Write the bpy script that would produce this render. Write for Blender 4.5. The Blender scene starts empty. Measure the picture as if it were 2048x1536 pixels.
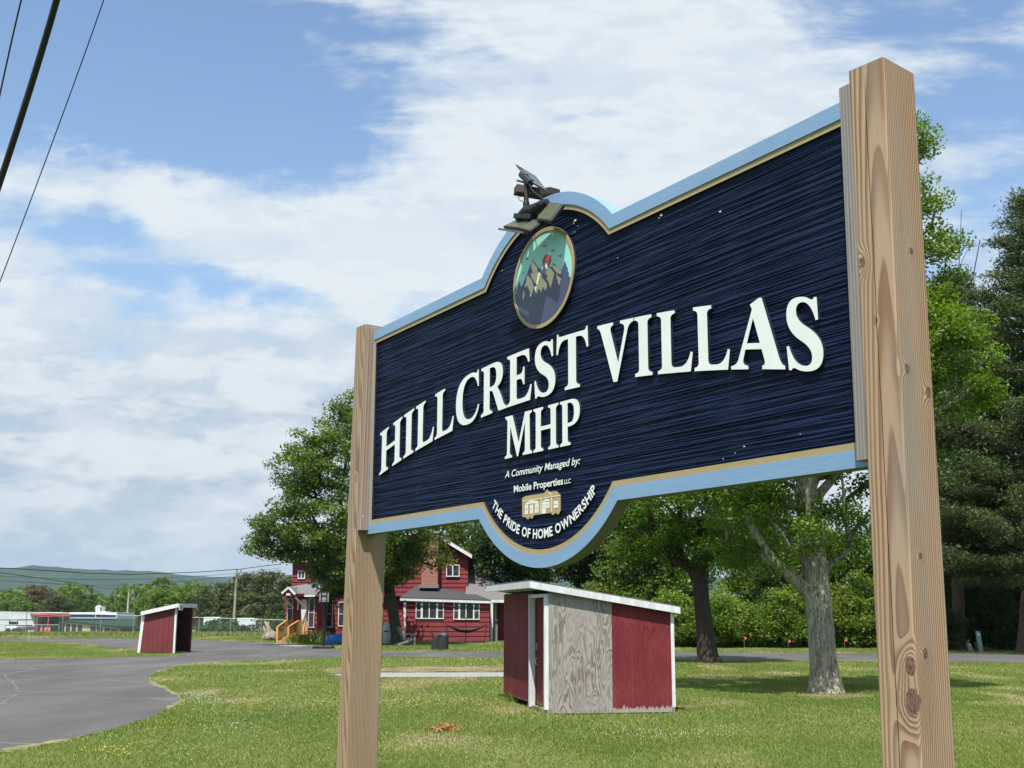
import bpy, bmesh, math, random
import numpy as np
from mathutils import Vector, Matrix
S = bpy.context.scene
COL = S.collection
rad = math.radians

# ------------------------------------------------------------------ camera
FPX, PITCH, ROLL, YAW = 2339.8, 0.19357, 0.00388, 1.03577
CAMZ = 1.6
fw = Vector((0, math.cos(PITCH), math.sin(PITCH)))
rt0 = Vector((1, 0, 0)); up0 = rt0.cross(fw)
rt = rt0 * math.cos(ROLL) + up0 * math.sin(ROLL)
up = -rt0 * math.sin(ROLL) + up0 * math.cos(ROLL)
CAM = Vector((0, 0, CAMZ))
cd = bpy.data.cameras.new("camera"); cam = bpy.data.objects.new("camera", cd); COL.objects.link(cam)
cd.sensor_width = 36; cd.lens = 36 * FPX / 2048; cd.clip_start = 0.05; cd.clip_end = 30000
M = Matrix((rt, up, -fw)).transposed().to_4x4(); M.translation = CAM
cam.matrix_world = M
S.camera = cam

# ------------------------------------------------------------------ light
SUNV = Vector((-0.115, -0.50, 1.0)).normalized()      # towards the sun
sd = bpy.data.lights.new("sun", 'SUN'); sd.energy = 5.0; sd.angle = rad(0.53); sd.color = (1, 0.95, 0.87)
so = bpy.data.objects.new("sun", sd); COL.objects.link(so)
so.rotation_euler = SUNV.to_track_quat('Z', 'Y').to_euler(); so.location = (0, -20, 40)
S.view_settings.view_transform = 'Standard'; S.view_settings.look = 'None'
S.view_settings.exposure = 0.66; S.view_settings.gamma = 1.0
S.view_settings.use_curve_mapping = False

def ray(px, py):
    return fw + rt * ((px - 1024) / FPX) - up * ((py - 768) / FPX)
def at(px, py, Y):                                     # point on the vertical plane Y metres ahead
    d = ray(px, py); return CAM + d * (Y / d.y)
def gp(px, py, z=0.0):                                 # point on the ground
    d = ray(px, py); return CAM + d * ((z - CAMZ) / d.z)
def dirv(px, py): return ray(px, py).normalized()

class N:                                               # small node helper
    def __init__(s, nt): s.t = nt
    def new(s, typ, **kw):
        n = s.t.nodes.new(typ)
        for k, v in kw.items(): setattr(n, k, v)
        return n
    def link(s, a, b): s.t.links.new(a, b)
    def val(s, inp, v):
        if isinstance(v, bpy.types.NodeSocket): s.t.links.new(v, inp)
        else: inp.default_value = v
    def m(s, op, a, b=None, c=None, clamp=False):
        n = s.new('ShaderNodeMath', operation=op); n.use_clamp = clamp
        s.val(n.inputs[0], a)
        if b is not None: s.val(n.inputs[1], b)
        if c is not None: s.val(n.inputs[2], c)
        return n.outputs[0]
    def vm(s, op, a, b=None):
        n = s.new('ShaderNodeVectorMath', operation=op); s.val(n.inputs[0], a)
        if b is not None: s.val(n.inputs[1], b)
        return n.outputs['Value'] if op in ('DOT_PRODUCT', 'LENGTH', 'DISTANCE') else n.outputs[0]
    def sstep(s, x, a, b, o0=0., o1=1.):
        n = s.new('ShaderNodeMapRange', interpolation_type='SMOOTHSTEP'); s.val(n.inputs[0], x)
        n.inputs[1].default_value = a; n.inputs[2].default_value = b; n.inputs[3].default_value = o0; n.inputs[4].default_value = o1
        return n.outputs[0]
    def noise(s, vec, scale, detail=4., rough=.5, dist=0., lac=2.):
        n = s.new('ShaderNodeTexNoise'); s.val(n.inputs['Vector'], vec)
        n.inputs['Scale'].default_value = scale; n.inputs['Detail'].default_value = detail
        n.inputs['Roughness'].default_value = rough; n.inputs['Distortion'].default_value = dist; n.inputs['Lacunarity'].default_value = lac
        return n.outputs[0]
    def mix(s, f, a, b):
        n = s.new('ShaderNodeMix', data_type='RGBA'); s.val(n.inputs[0], f); s.val(n.inputs[6], a); s.val(n.inputs[7], b)
        return n.outputs[2]
    def ramp(s, f, stops):
        n = s.new('ShaderNodeValToRGB'); s.val(n.inputs[0], f); cr = n.color_ramp
        while len(cr.elements) < len(stops): cr.elements.new(0.5)
        for e, (p, c) in zip(cr.elements, stops): e.position = p; e.color = (c[0], c[1], c[2], 1)
        return n.outputs[0]
    def mapv(s, vec, sc=(1, 1, 1), loc=(0, 0, 0), rot=(0, 0, 0)):
        n = s.new('ShaderNodeMapping'); s.val(n.inputs[0], vec); n.inputs[1].default_value = loc; n.inputs[2].default_value = rot; n.inputs[3].default_value = sc
        return n.outputs[0]
def c4(c): return (c[0], c[1], c[2], 1)

# ------------------------------------------------------------------ sky and clouds (world)
w = bpy.data.worlds.new("World"); S.world = w; w.use_nodes = True
w.node_tree.nodes.clear(); n = N(w.node_tree)
sky = n.new('ShaderNodeTexSky', sky_type='NISHITA'); sky.sun_disc = False
sky.sun_elevation = math.asin(SUNV.z); sky.sun_rotation = math.atan2(SUNV.x, SUNV.y) % (2 * math.pi)
sky.air_density = 1.0; sky.dust_density = 0.6; sky.ozone_density = 2.0
tc = n.new('ShaderNodeTexCoord'); dv = n.vm('NORMALIZE', tc.outputs['Generated'])
sx = n.new('ShaderNodeSeparateXYZ'); n.link(dv, sx.inputs[0]); X, Yd, Z = sx.outputs
# cloud field: coordinates of a direction on the sky, in units of the distance along a fixed bearing
dF = n.m('MAXIMUM', n.m('ABSOLUTE', n.vm('DOT_PRODUCT', dv, tuple(fw))), .15)
u0 = n.m('DIVIDE', n.vm('DOT_PRODUCT', dv, tuple(rt)), dF); v0 = n.m('DIVIDE', n.vm('DOT_PRODUCT', dv, tuple(up)), dF)
cu = n.new('ShaderNodeCombineXYZ'); n.val(cu.inputs[0], u0); n.val(cu.inputs[1], v0); uv = cu.outputs[0]
wn = n.new('ShaderNodeTexNoise'); n.link(uv, wn.inputs['Vector']); wn.inputs['Scale'].default_value = 7; wn.inputs['Detail'].default_value = 9; wn.inputs['Roughness'].default_value = .62
wuv = n.vm('ADD', uv, n.vm('MULTIPLY', n.vm('SUBTRACT', wn.outputs[1], (.5, .5, .5)), (.16, .09, 0)))
def ellb(px, py, ax, ay, rot, wt):
    q = n.vm('SUBTRACT', wuv, ((px - 1024) / FPX, -(py - 768) / FPX, 0)); c, s = math.cos(rad(-rot)), math.sin(rad(-rot))
    a_ = n.vm('DOT_PRODUCT', q, (c * FPX / ax, s * FPX / ax, 0)); b_ = n.vm('DOT_PRODUCT', q, (-s * FPX / ay, c * FPX / ay, 0))
    r2 = n.m('ADD', n.m('MULTIPLY', a_, a_), n.m('MULTIPLY', b_, b_)); return n.m('MULTIPLY', n.m('POWER', 2.718, n.m('MULTIPLY', r2, -.7)), wt)
wis = n.noise(n.mapv(uv, rot=(0, 0, rad(24)), sc=(2.2, 9, 1)), 2.4, 10, .62, .4)       # thin streaks aloft
puf = n.noise(n.mapv(uv, rot=(0, 0, rad(8)), sc=(1, 2.0, 1), loc=(3, 5, 1)), 8.0, 12, .60, .15)   # puffs
rip = n.noise(n.mapv(uv, rot=(0, 0, rad(3)), sc=(1, 3.2, 1), loc=(8, 2, 4)), 13, 9, .58, .2)
hiw = n.sstep(v0, .06, .22)                             # 1 high up
dens = n.m('ADD', n.m('MULTIPLY', n.m('SUBTRACT', wis, .5), n.m('ADD', n.m('MULTIPLY', hiw, .75), .25)), n.m('MULTIPLY', n.m('SUBTRACT', puf, .5), n.m('SUBTRACT', 1.15, n.m('MULTIPLY', hiw, .75))))
dens = n.m('ADD', dens, n.m('MULTIPLY', n.m('SUBTRACT', rip, .5), .30)); dens = n.m('ADD', dens, .56)
for e in [(330, 150, 330, 190, 12, -.50), (560, 290, 200, 85, 20, -.30), (30, 60, 170, 170, 0, -.36), (170, 470, 140, 28, 6, -.26), (430, 560, 230, 30, 8, -.24), (705, 612, 150, 42, 10, -.30), (760, 660, 80, 30, 0, -.12),
          (2000, 110, 230, 120, 25, -.20), (1880, 290, 120, 60, 25, -.10), (2060, 420, 150, 80, 0, -.14), (900, 130, 300, 60, 24, -.10), (1650, 40, 200, 50, 20, -.08),
          (660, 60, 240, 26, 22, .10), (200, 370, 280, 55, 10, .20), (640, 470, 340, 75, 12, .30), (850, 330, 160, 90, 0, .12), (1250, 260, 420, 330, 0, .26), (900, 560, 200, 60, 0, .15), (300, 900, 600, 260, 0, .20), (1200, 1000, 700, 300, 0, .2)]:
    dens = n.m('ADD', dens, ellb(*e))
cov = n.sstep(dens, 0.36, 0.70)
cov = n.m('MULTIPLY', cov, 0.98)
thick = n.sstep(dens, 0.62, 0.95)
low = n.sstep(v0, -.08, .12)
s1 = n.noise(n.mapv(uv, rot=(0, 0, rad(4)), sc=(1, 3.0, 1), loc=(1, 7, 2)), 7, 11, .60, .2); s2 = n.noise(n.mapv(uv, rot=(0, 0, rad(3)), sc=(1, 2.6, 1), loc=(5, 3, 9)), 22, 8, .6, .2)
shade = n.sstep(n.m('ADD', n.m('MULTIPLY', s1, .62), n.m('MULTIPLY', s2, .38)), .44, .56)
hi_c = n.mix(shade, c4((.66, .77, .87)), c4((.80, .87, .92)))
lo_c = n.mix(shade, c4((.46, .58, .70)), c4((.72, .79, .845)))
cc = n.mix(low, lo_c, hi_c)
cc = n.mix(n.m('MULTIPLY', thick, .55), cc, c4((.83, .885, .93)))
skyc = n.vm('MULTIPLY', sky.outputs[0], (0.205, 0.205, 0.200))
hz = n.sstep(Z, 0.0, 0.42, 0.80, 0.0)
skyc = n.mix(hz, skyc, c4((.34, .52, .72)))
allc = n.mix(cov, skyc, cc)
hz2 = n.sstep(Z, 0.0, 0.11, 0.75, 0.0)
allc = n.mix(hz2, allc, c4((.50, .625, .72)))
ground_c = n.sstep(Z, -0.06, -0.005)
allc = n.mix(ground_c, c4((.05, .07, .03)), allc)
bg = n.new('ShaderNodeBackground'); n.link(allc, bg.inputs[0]); bg.inputs[1].default_value = 0.63
ow = n.new('ShaderNodeOutputWorld'); n.link(bg.outputs[0], ow.inputs[0])

# ------------------------------------------------------------------ materials
MATS = {}
def mat(name, base, rough=.6, var=.0, scale=6., c2=None, bump=0., bscale=40., metal=0., spec=.5, stretch=(1, 1, 1), detail=5., coat=0.):
    m = bpy.data.materials.new(name); m.use_nodes = True; t = m.node_tree; t.nodes.clear(); n = N(t)
    p = n.new('ShaderNodeBsdfPrincipled'); o = n.new('ShaderNodeOutputMaterial'); n.link(p.outputs[0], o.inputs[0])
    p.inputs['Roughness'].default_value = rough; p.inputs['Metallic'].default_value = metal
    p.inputs['Specular IOR Level'].default_value = spec
    tc = n.new('ShaderNodeTexCoord').outputs['Object']; v = n.mapv(tc, sc=stretch)
    if var or c2:
        f = n.sstep(n.noise(v, scale, detail, .6), .3, .7)
        a = c4(base); b = c4(c2) if c2 else c4([x * (1 - var) for x in base])
        n.link(n.mix(f, a, b), p.inputs['Base Color'])
    else: p.inputs['Base Color'].default_value = c4(base)
    if bump:
        b = n.new('ShaderNodeBump'); b.inputs['Strength'].default_value = 1; b.inputs['Distance'].default_value = bump
        n.link(n.noise(v, bscale, 6, .6), b.inputs['Height']); n.link(b.outputs[0], p.inputs['Normal'])
    MATS[name] = m; return m

def leafmat(name, dark, light, trans=.35, extra=None):
    m = bpy.data.materials.new(name); m.use_nodes = True; t = m.node_tree; t.nodes.clear(); n = N(t)
    at_ = n.new('ShaderNodeAttribute', attribute_name='var')
    stops = [(0, dark), (1, light)] if not extra else [(0, dark), (.8, light), (.93, light), (1, extra)]
    col = n.ramp(at_.outputs['Fac'], stops)
    p = n.new('ShaderNodeBsdfPrincipled'); n.link(col, p.inputs['Base Color']); p.inputs['Roughness'].default_value = .5
    p.inputs['Specular IOR Level'].default_value = .35
    tr = n.new('ShaderNodeBsdfTranslucent'); n.link(n.mix(.5, col, c4((light[0] * 1.5, light[1] * 1.5, light[2] * .6))), tr.inputs[0])
    mx = n.new('ShaderNodeMixShader'); mx.inputs[0].default_value = trans
    n.link(p.outputs[0], mx.inputs[1]); n.link(tr.outputs[0], mx.inputs[2])
    o = n.new('ShaderNodeOutputMaterial'); n.link(mx.outputs[0], o.inputs[0]); MATS[name] = m; return m

# ------------------------------------------------------------------ mesh builder
WORLD = {}
def props(o, label=None, cat=None, group=None, kind=None):
    if label: o['label'] = label
    if cat: o['category'] = cat
    if group: o['group'] = group
    if kind: o['kind'] = kind
    return o
def empty(name, loc=(0, 0, 0), rz=0., label=None, cat=None, group=None):
    o = bpy.data.objects.new(name, None); COL.objects.link(o); o.empty_display_size = .2
    o.location = loc; o.rotation_euler = (0, 0, rz)
    WORLD[o.name] = Matrix.Translation(Vector(loc)) @ Matrix.Rotation(rz, 4, 'Z')
    return props(o, label, cat, group)

class MB:
    def __init__(s): s.v = []; s.f = []; s.mi = []; s.cur = 0
    def add(s, vs, fs):
        k = len(s.v); s.v += [tuple(v) for v in vs]; s.f += [tuple(i + k for i in f) for f in fs]; s.mi += [s.cur] * len(fs); return s
    def hexa(s, p):                                     # 8 points: bottom 4 ccw, top 4 ccw
        return s.add(p, [(3, 2, 1, 0), (4, 5, 6, 7), (0, 1, 5, 4), (1, 2, 6, 5), (2, 3, 7, 6), (3, 0, 4, 7)])
    def box(s, x0, x1, y0, y1, z0, z1):
        return s.hexa([(x0, y0, z0), (x1, y0, z0), (x1, y1, z0), (x0, y1, z0), (x0, y0, z1), (x1, y0, z1), (x1, y1, z1), (x0, y1, z1)])
    def bar(s, a, b, wd, dp, upv=(0, 0, 1)):            # rectangular bar from a to b
        a = Vector(a); b = Vector(b); d = (b - a).normalized(); u = Vector(upv)
        sd_ = d.cross(u)
        if sd_.length < 1e-4: sd_ = d.cross(Vector((0, 1, 0)))
        sd_.normalize(); u = sd_.cross(d).normalized()
        q = [(-wd / 2, -dp / 2), (wd / 2, -dp / 2), (wd / 2, dp / 2), (-wd / 2, dp / 2)]
        return s.hexa([a + sd_ * i + u * j for i, j in q] + [b + sd_ * i + u * j for i, j in q])
    def tube(s, pts, r, n=8, cap=True):
        pts = [Vector(p) for p in pts]; rs = r if isinstance(r, (list, tuple)) else [r] * len(pts)
        k0 = len(s.v); prev = None
        for i, p in enumerate(pts):
            d = (pts[min(i + 1, len(pts) - 1)] - pts[max(i - 1, 0)]).normalized()
            if prev is None:
                a = d.orthogonal().normalized()
            else: a = (prev - d * prev.dot(d)).normalized()
            prev = a; b = d.cross(a)
            for j in range(n):
                t = 2 * math.pi * j / n; s.v.append(tuple(p + (a * math.cos(t) + b * math.sin(t)) * rs[i]))
        nf = 0
        for i in range(len(pts) - 1):
            for j in range(n):
                a0 = k0 + i * n + j; a1 = k0 + i * n + (j + 1) % n
                s.f.append((a0, a1, a1 + n, a0 + n)); nf += 1
        if cap:
            s.f.append(tuple(k0 + j for j in reversed(range(n)))); s.f.append(tuple(k0 + (len(pts) - 1) * n + j for j in range(n))); nf += 2
        s.mi += [s.cur] * nf
        return s
    def cyl(s, c, r, h, n=16, r2=None):
        c = Vector(c); return s.tube([c, c + Vector((0, 0, h))], [r, r if r2 is None else r2], n)
    def prism(s, poly, ext):                            # poly: 3D points, ext: vector
        e = Vector(ext); n = len(poly); p = [Vector(q) for q in poly]
        return s.add(p + [q + e for q in p], [tuple(reversed(range(n))), tuple(range(n, 2 * n))] + [(i, (i + 1) % n, n + (i + 1) % n, n + i) for i in range(n)])
    def quad(s, a, b, c, d): return s.add([a, b, c, d], [(0, 1, 2, 3)])
    def build(s, name, m, parent=None, local=False, smooth=False, bevel=0., label=None, cat=None, group=None, kind=None):
        me = bpy.data.meshes.new(name)
        if parent is not None and not local:
            W = WORLD[parent.name].inverted(); vs = [tuple(W @ Vector(v)) for v in s.v]
        else: vs = s.v
        me.from_pydata(vs, [], s.f); me.update()
        bm = bmesh.new(); bm.from_mesh(me); bmesh.ops.recalc_face_normals(bm, faces=bm.faces); bm.to_mesh(me); bm.free()
        for x in (m if isinstance(m, (list, tuple)) else [m]): me.materials.append(x)
        if any(s.mi): me.polygons.foreach_set('material_index', s.mi)
        if smooth: me.polygons.foreach_set('use_smooth', [True] * len(me.polygons))
        o = bpy.data.objects.new(name, me); COL.objects.link(o)
        if parent is not None: o.parent = parent; WORLD[o.name] = WORLD[parent.name]
        else: WORLD[o.name] = Matrix.Identity(4)
        if bevel:
            b = o.modifiers.new('bevel', 'BEVEL'); b.width = bevel; b.segments = 2; b.limit_method = 'ANGLE'
        return props(o, label, cat, group, kind)

def fastmesh(name, V, F, m, parent=None, var=None, label=None, cat=None, group=None, kind=None, smooth=False):
    """V (n,3) F (m,k) numpy arrays, var per-vertex float"""
    V = np.asarray(V, dtype=np.float32); F = np.asarray(F, dtype=np.int32); k = F.shape[1]
    if parent is not None:
        W = np.array(WORLD[parent.name].inverted(), dtype=np.float64); V = (V @ W[:3, :3].T + W[:3, 3]).astype(np.float32)
    me = bpy.data.meshes.new(name)
    me.vertices.add(len(V)); me.vertices.foreach_set('co', V.ravel())
    me.loops.add(F.size); me.loops.foreach_set('vertex_index', F.ravel())
    me.polygons.add(len(F)); me.polygons.foreach_set('loop_start', np.arange(len(F), dtype=np.int32) * k)
    me.update(calc_edges=True)
    if var is not None:
        a = me.attributes.new('var', 'FLOAT', 'POINT'); a.data.foreach_set('value', np.asarray(var, dtype=np.float32))
    if smooth: me.polygons.foreach_set('use_smooth', [True] * len(F))
    for x in (m if isinstance(m, (list, tuple)) else [m]): me.materials.append(x)
    o = bpy.data.objects.new(name, me); COL.objects.link(o)
    if parent is not None: o.parent = parent; WORLD[o.name] = WORLD[parent.name]
    else: WORLD[o.name] = Matrix.Identity(4)
    return props(o, label, cat, group, kind)

def tagmesh(o, **k): return props(o, **k)
V3 = Vector

# ------------------------------------------------------------------ general materials
RED = mat('red_paint', (.150, .022, .028), .7, c2=(.115, .017, .022), scale=1.5, bump=.002, bscale=30)
REDH = mat('house_red', (.175, .016, .022), .7, c2=(.14, .013, .018), scale=1.2)
WHITE = mat('white_paint', (.66, .68, .70), .5, c2=(.50, .52, .54), scale=9, bump=.001, bscale=60, stretch=(1, 1, .2))
ROOFG = mat('grey_shingle', (.15, .15, .15), .9, c2=(.11, .11, .115), scale=14, bump=.01, bscale=25)
ROOFD = mat('dark_shingle', (.035, .037, .042), .9, c2=(.05, .05, .055), scale=14, bump=.01, bscale=25)
GLASS = mat('window_glass', (.012, .015, .018), .06, spec=.8)
GLASSR = mat('glass_curtain', (.05, .055, .06), .15, c2=(.015, .015, .02), scale=3)
BLACK = mat('black_plastic', (.012, .012, .014), .45)
BLACKM = mat('black_metal', (.015, .015, .017), .4, metal=.3)
GALV = mat('galvanised_steel', (.34, .36, .36), .45, metal=.6)
TIMBER = mat('new_timber', (.50, .28, .09), .7, c2=(.42, .23, .08), scale=8, stretch=(1, 1, .3))
CONC = mat('concrete', (.26, .26, .26), .9, c2=(.2, .2, .2), scale=5, bump=.004, bscale=30)
POLEW = mat('pole_wood', (.30, .27, .23), .9, c2=(.22, .2, .17), scale=4, stretch=(6, 6, .3))
WIRE = mat('black_wire', (.012, .012, .012), .6)
FARW = mat('far_white', (.56, .60, .64), .7, c2=(.48, .52, .56), scale=.5)
CREAM = mat('cream_wall', (.52, .45, .27), .7)
GREENR = mat('green_roof', (.024, .055, .042), .95, c2=(.020, .047, .036), scale=1.2, spec=.05)
NAVYP = mat('navy_band', (.03, .06, .17), .5)
DARKG = mat('dark_opening', (.03, .035, .04), .7)
ORANGE = mat('orange_plastic', (.75, .13, .04), .5)
REDAWN = mat('red_awning', (.45, .09, .09), .6)
GREYP = mat('grey_plastic', (.16, .16, .17), .6)
TANKW = mat('tank_paint', (.45, .50, .55), .4)
GRN_PED = mat('pedestal_green', (.22, .32, .30), .5)
BLUEP = mat('blue_plastic', (.03, .16, .55), .5)
LIMEP = mat('lime_plastic', (.16, .35, .12), .5)
STUMP = mat('driftwood', (.36, .29, .24), .9, c2=(.15, .11, .09), scale=7, stretch=(1, 1, .25), bump=.03, bscale=8)
BRICK = None
def brickmat():
    m = bpy.data.materials.new('chimney_brick'); m.use_nodes = True; t = m.node_tree; t.nodes.clear(); n = N(t)
    tc = n.new('ShaderNodeTexCoord').outputs['Object']
    b = n.new('ShaderNodeTexBrick'); n.link(n.mapv(tc, rot=(rad(90), 0, 0)), b.inputs['Vector'])
    b.inputs['Scale'].default_value = 1; b.inputs['Brick Width'].default_value = .21; b.inputs['Row Height'].default_value = .075; b.inputs['Mortar Size'].default_value = .008
    b.inputs['Color1'].default_value = c4((.30, .085, .05)); b.inputs['Color2'].default_value = c4((.22, .06, .04)); b.inputs['Mortar'].default_value = c4((.3, .26, .22))
    p = n.new('ShaderNodeBsdfPrincipled'); p.inputs['Roughness'].default_value = .9; n.link(b.outputs[0], p.inputs[0])
    o = n.new('ShaderNodeOutputMaterial'); n.link(p.outputs[0], o.inputs[0]); return m
BRICK = brickmat()

# ------------------------------------------------------------------ terrain
def tz(x, y):
    r = math.hypot(x, y); z = 0.
    if r > 86: z = -.019 * (r - 86)
    if r > 420: z = -.019 * 334 - .012 * (r - 420)
    z = max(z, -16.)
    if r > 2600:
        a = math.atan2(x, y); t = min(1., (r - 2600) / 2300.)
        h = 150 + 10 * math.sin(a * 14 + 1) + 6 * math.sin(a * 31) + 4 * math.sin(a * 67 + 2) - 26 * max(0, math.sin(a * 2.2 - .3))
        z += (t * t * (3 - 2 * t)) * (h + 16) + 11 * math.sin(r * .011 + a * 22) * t * (1 - t) * 3
        if r > 4900: z -= (r - 4900) * .12
    return z
GROUNDM = bpy.data.materials.new('grass_ground')
def groundmat(m):
    m.use_nodes = True; t = m.node_tree; t.nodes.clear(); n = N(t)
    geo = n.new('ShaderNodeNewGeometry').outputs['Position']
    a = n.noise(geo, .35, 5, .6); b = n.noise(geo, 2.6, 6, .7); c = n.noise(geo, 60, 3, .7)
    c1 = n.mix(n.sstep(a, .3, .7), c4((.060, .105, .018)), c4((.095, .14, .026)))
    c2 = n.mix(n.sstep(b, .45, .75), c1, c4((.12, .15, .04)))
    dist = n.vm('LENGTH', geo)
    far = n.sstep(dist, 120, 600)
    f1 = n.noise(geo, .012, 8, .65)
    fcol = n.mix(n.sstep(f1, .35, .65), c4((.016, .036, .018)), c4((.036, .066, .026)))
    f3 = n.noise(geo, .05, 4, .6)
    fcol = n.mix(n.sstep(f3, .4, .62), n.vm('MULTIPLY', fcol, (.55, .6, .6)), fcol)
    col = n.mix(far, c2, fcol)
    p = n.new('ShaderNodeBsdfPrincipled'); p.inputs['Roughness'].default_value = .95; p.inputs['Specular IOR Level'].default_value = .1
    n.link(col, p.inputs[0])
    bm_ = n.new('ShaderNodeBump'); bm_.inputs['Distance'].default_value = .05; bm_.inputs['Strength'].default_value = .8
    n.link(c, bm_.inputs['Height']); n.link(bm_.outputs[0], p.inputs['Normal'])
    o = n.new('ShaderNodeOutputMaterial'); n.link(p.outputs[0], o.inputs[0])
groundmat(GROUNDM)
def terrain():
    rs = [0, 4, 8, 14, 20, 30, 40, 50, 60, 70, 80, 86, 90, 95, 100, 110, 125, 140, 160, 185, 210, 250, 300, 360, 420, 500, 600, 750, 950, 1200, 1500, 1900, 2300, 2600] + \
        [2600 + 60 * i for i in range(1, 40)] + [5050, 5300, 5700, 6200]
    na = 720; V = []; F = []
    for r in rs:
        for j in range(na):
            a = 2 * math.pi * j / na; x, y = r * math.sin(a), r * math.cos(a); V.append((x, y, tz(x, y) if r else 0))
    for i in range(len(rs) - 1):
        for j in range(na):
            a0 = i * na + j; a1 = i * na + (j + 1) % na; F.append((a0, a1, a1 + na, a0 + na))
    V = np.array(V); rng = np.random.default_rng(5)
    rr = np.hypot(V[:, 0], V[:, 1]); k = (rr > 2600) & (rr < 5000)
    V[k, 2] += rng.normal(0, 2.6, k.sum())
    fastmesh('ground', V, F, GROUNDM, kind='structure', smooth=True)
terrain()

def poly_sheet(name, pts, z, m, kind='structure', jit=0., seed=0, **kw):
    random.seed(seed); P = []
    n = len(pts)
    for i in range(n):
        a = V3(pts[i]); b = V3(pts[(i + 1) % n]); L = (b - a).length; k = max(1, min(60, int(L / .35)))
        for j in range(k):
            q = a.lerp(b, j / k); P.append((q.x + random.gauss(0, jit), q.y + random.gauss(0, jit), z))
    from mathutils.geometry import tessellate_polygon
    T = tessellate_polygon([[V3((p[0], p[1], 0)) for p in P]]); F = []
    for (i, j, k) in T:
        ar = (P[j][0] - P[i][0]) * (P[k][1] - P[i][1]) - (P[k][0] - P[i][0]) * (P[j][1] - P[i][1])
        if abs(ar) > 1e-9: F.append((i, j, k) if ar > 0 else (i, k, j))
    me = bpy.data.meshes.new(name); me.from_pydata(P, [], F); me.update(); me.materials.append(m)
    o = bpy.data.objects.new(name, me); COL.objects.link(o); WORLD[o.name] = Matrix.Identity(4); props(o, kind=kind, **kw); return o
G = lambda L: [gp(a, b) for a, b in L]
ASPH = bpy.data.materials.new('asphalt')
def asphmat(m, base, base2):
    m.use_nodes = True; t = m.node_tree; t.nodes.clear(); n = N(t)
    g = n.new('ShaderNodeNewGeometry').outputs['Position']
    a = n.sstep(n.noise(n.mapv(g, sc=(1, .35, 1)), .5, 5, .6), .3, .7)
    col = n.mix(a, c4(base), c4(base2))
    sp = n.sstep(n.noise(g, 38, 3, .8), .56, .72); col = n.mix(n.m('MULTIPLY', sp, .6), col, c4((.2, .19, .19)))
    dk = n.sstep(n.noise(g, 40, 3, .7), .6, .7); col = n.mix(n.m('MULTIPLY', dk, .6), col, c4((.03, .03, .03)))
    st = n.sstep(n.noise(n.mapv(g, sc=(.25, 2.0, 1)), 1.3, 6, .65, .6), .60, .68); col = n.mix(n.m('MULTIPLY', st, .45), col, c4((.045, .045, .048)))
    # a sealed crack running through the lot
    vo = n.new('ShaderNodeTexVoronoi', feature='DISTANCE_TO_EDGE'); n.val(vo.inputs['Vector'], n.vm('ADD', g, n.vm('MULTIPLY', n.new('ShaderNodeTexNoise').outputs[1], (1.2, 1.2, 0)))); vo.inputs['Scale'].default_value = .16
    ck = n.sstep(vo.outputs[0], .0, .006, 1., 0.); col = n.mix(n.m('MULTIPLY', ck, .5), col, c4((.26, .25, .24)))
    p = n.new('ShaderNodeBsdfPrincipled'); p.inputs['Roughness'].default_value = .85; p.inputs['Specular IOR Level'].default_value = .3; n.link(col, p.inputs[0])
    b = n.new('ShaderNodeBump'); b.inputs['Distance'].default_value = .008; n.link(n.noise(g, 60, 3, .7), b.inputs['Height']); n.link(b.outputs[0], p.inputs['Normal'])
    o = n.new('ShaderNodeOutputMaterial'); n.link(p.outputs[0], o.inputs[0])
asphmat(ASPH, (.062, .060, .060), (.098, .095, .095))
EDGE_L = [(-500, 1560), (-150, 1540), (0, 1505), (63, 1493), (111, 1485), (172, 1471), (221, 1460), (269, 1447), (304, 1434), (342, 1417), (364, 1402), (357, 1390), (332, 1377), (306, 1365), (295, 1357),
          (303, 1349), (329, 1340), (354, 1332), (396, 1326), (450, 1323), (520, 1320.5), (620, 1317), (700, 1315.5), (765, 1314), (1010, 1315), (1360, 1321), (1750, 1322), (2048, 1327), (2400, 1332)]
EDGE_U = [(2400, 1313), (2048, 1309.5), (1750, 1306.5), (1360, 1305), (1010, 1303), (765, 1302.5), (700, 1301), (650, 1297), (610, 1292), (570, 1287), (470, 1282), (373, 1279.5), (275, 1277), (0, 1276), (-400, 1275)]
ISL = [(-400, 1283), (40, 1282), (100, 1284), (190, 1291), (262, 1299), (330, 1305), (372, 1310), (368, 1312.5), (300, 1313.5), (253, 1314), (158, 1317), (0, 1319.5), (-400, 1327)]
road = poly_sheet('road', G(EDGE_L + EDGE_U), .004, ASPH, jit=.03, seed=3)
poly_sheet('grass_island', G(ISL), .008, GROUNDM, jit=.03, seed=4)
DRY = mat('dry_verge', (.25, .20, .10), .95, c2=(.12, .13, .045), scale=6, bump=.02, bscale=20)
DIRT = mat('bare_soil', (.11, .07, .045), .95, c2=(.25, .19, .10), scale=1.6, bump=.02, bscale=20)
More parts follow.
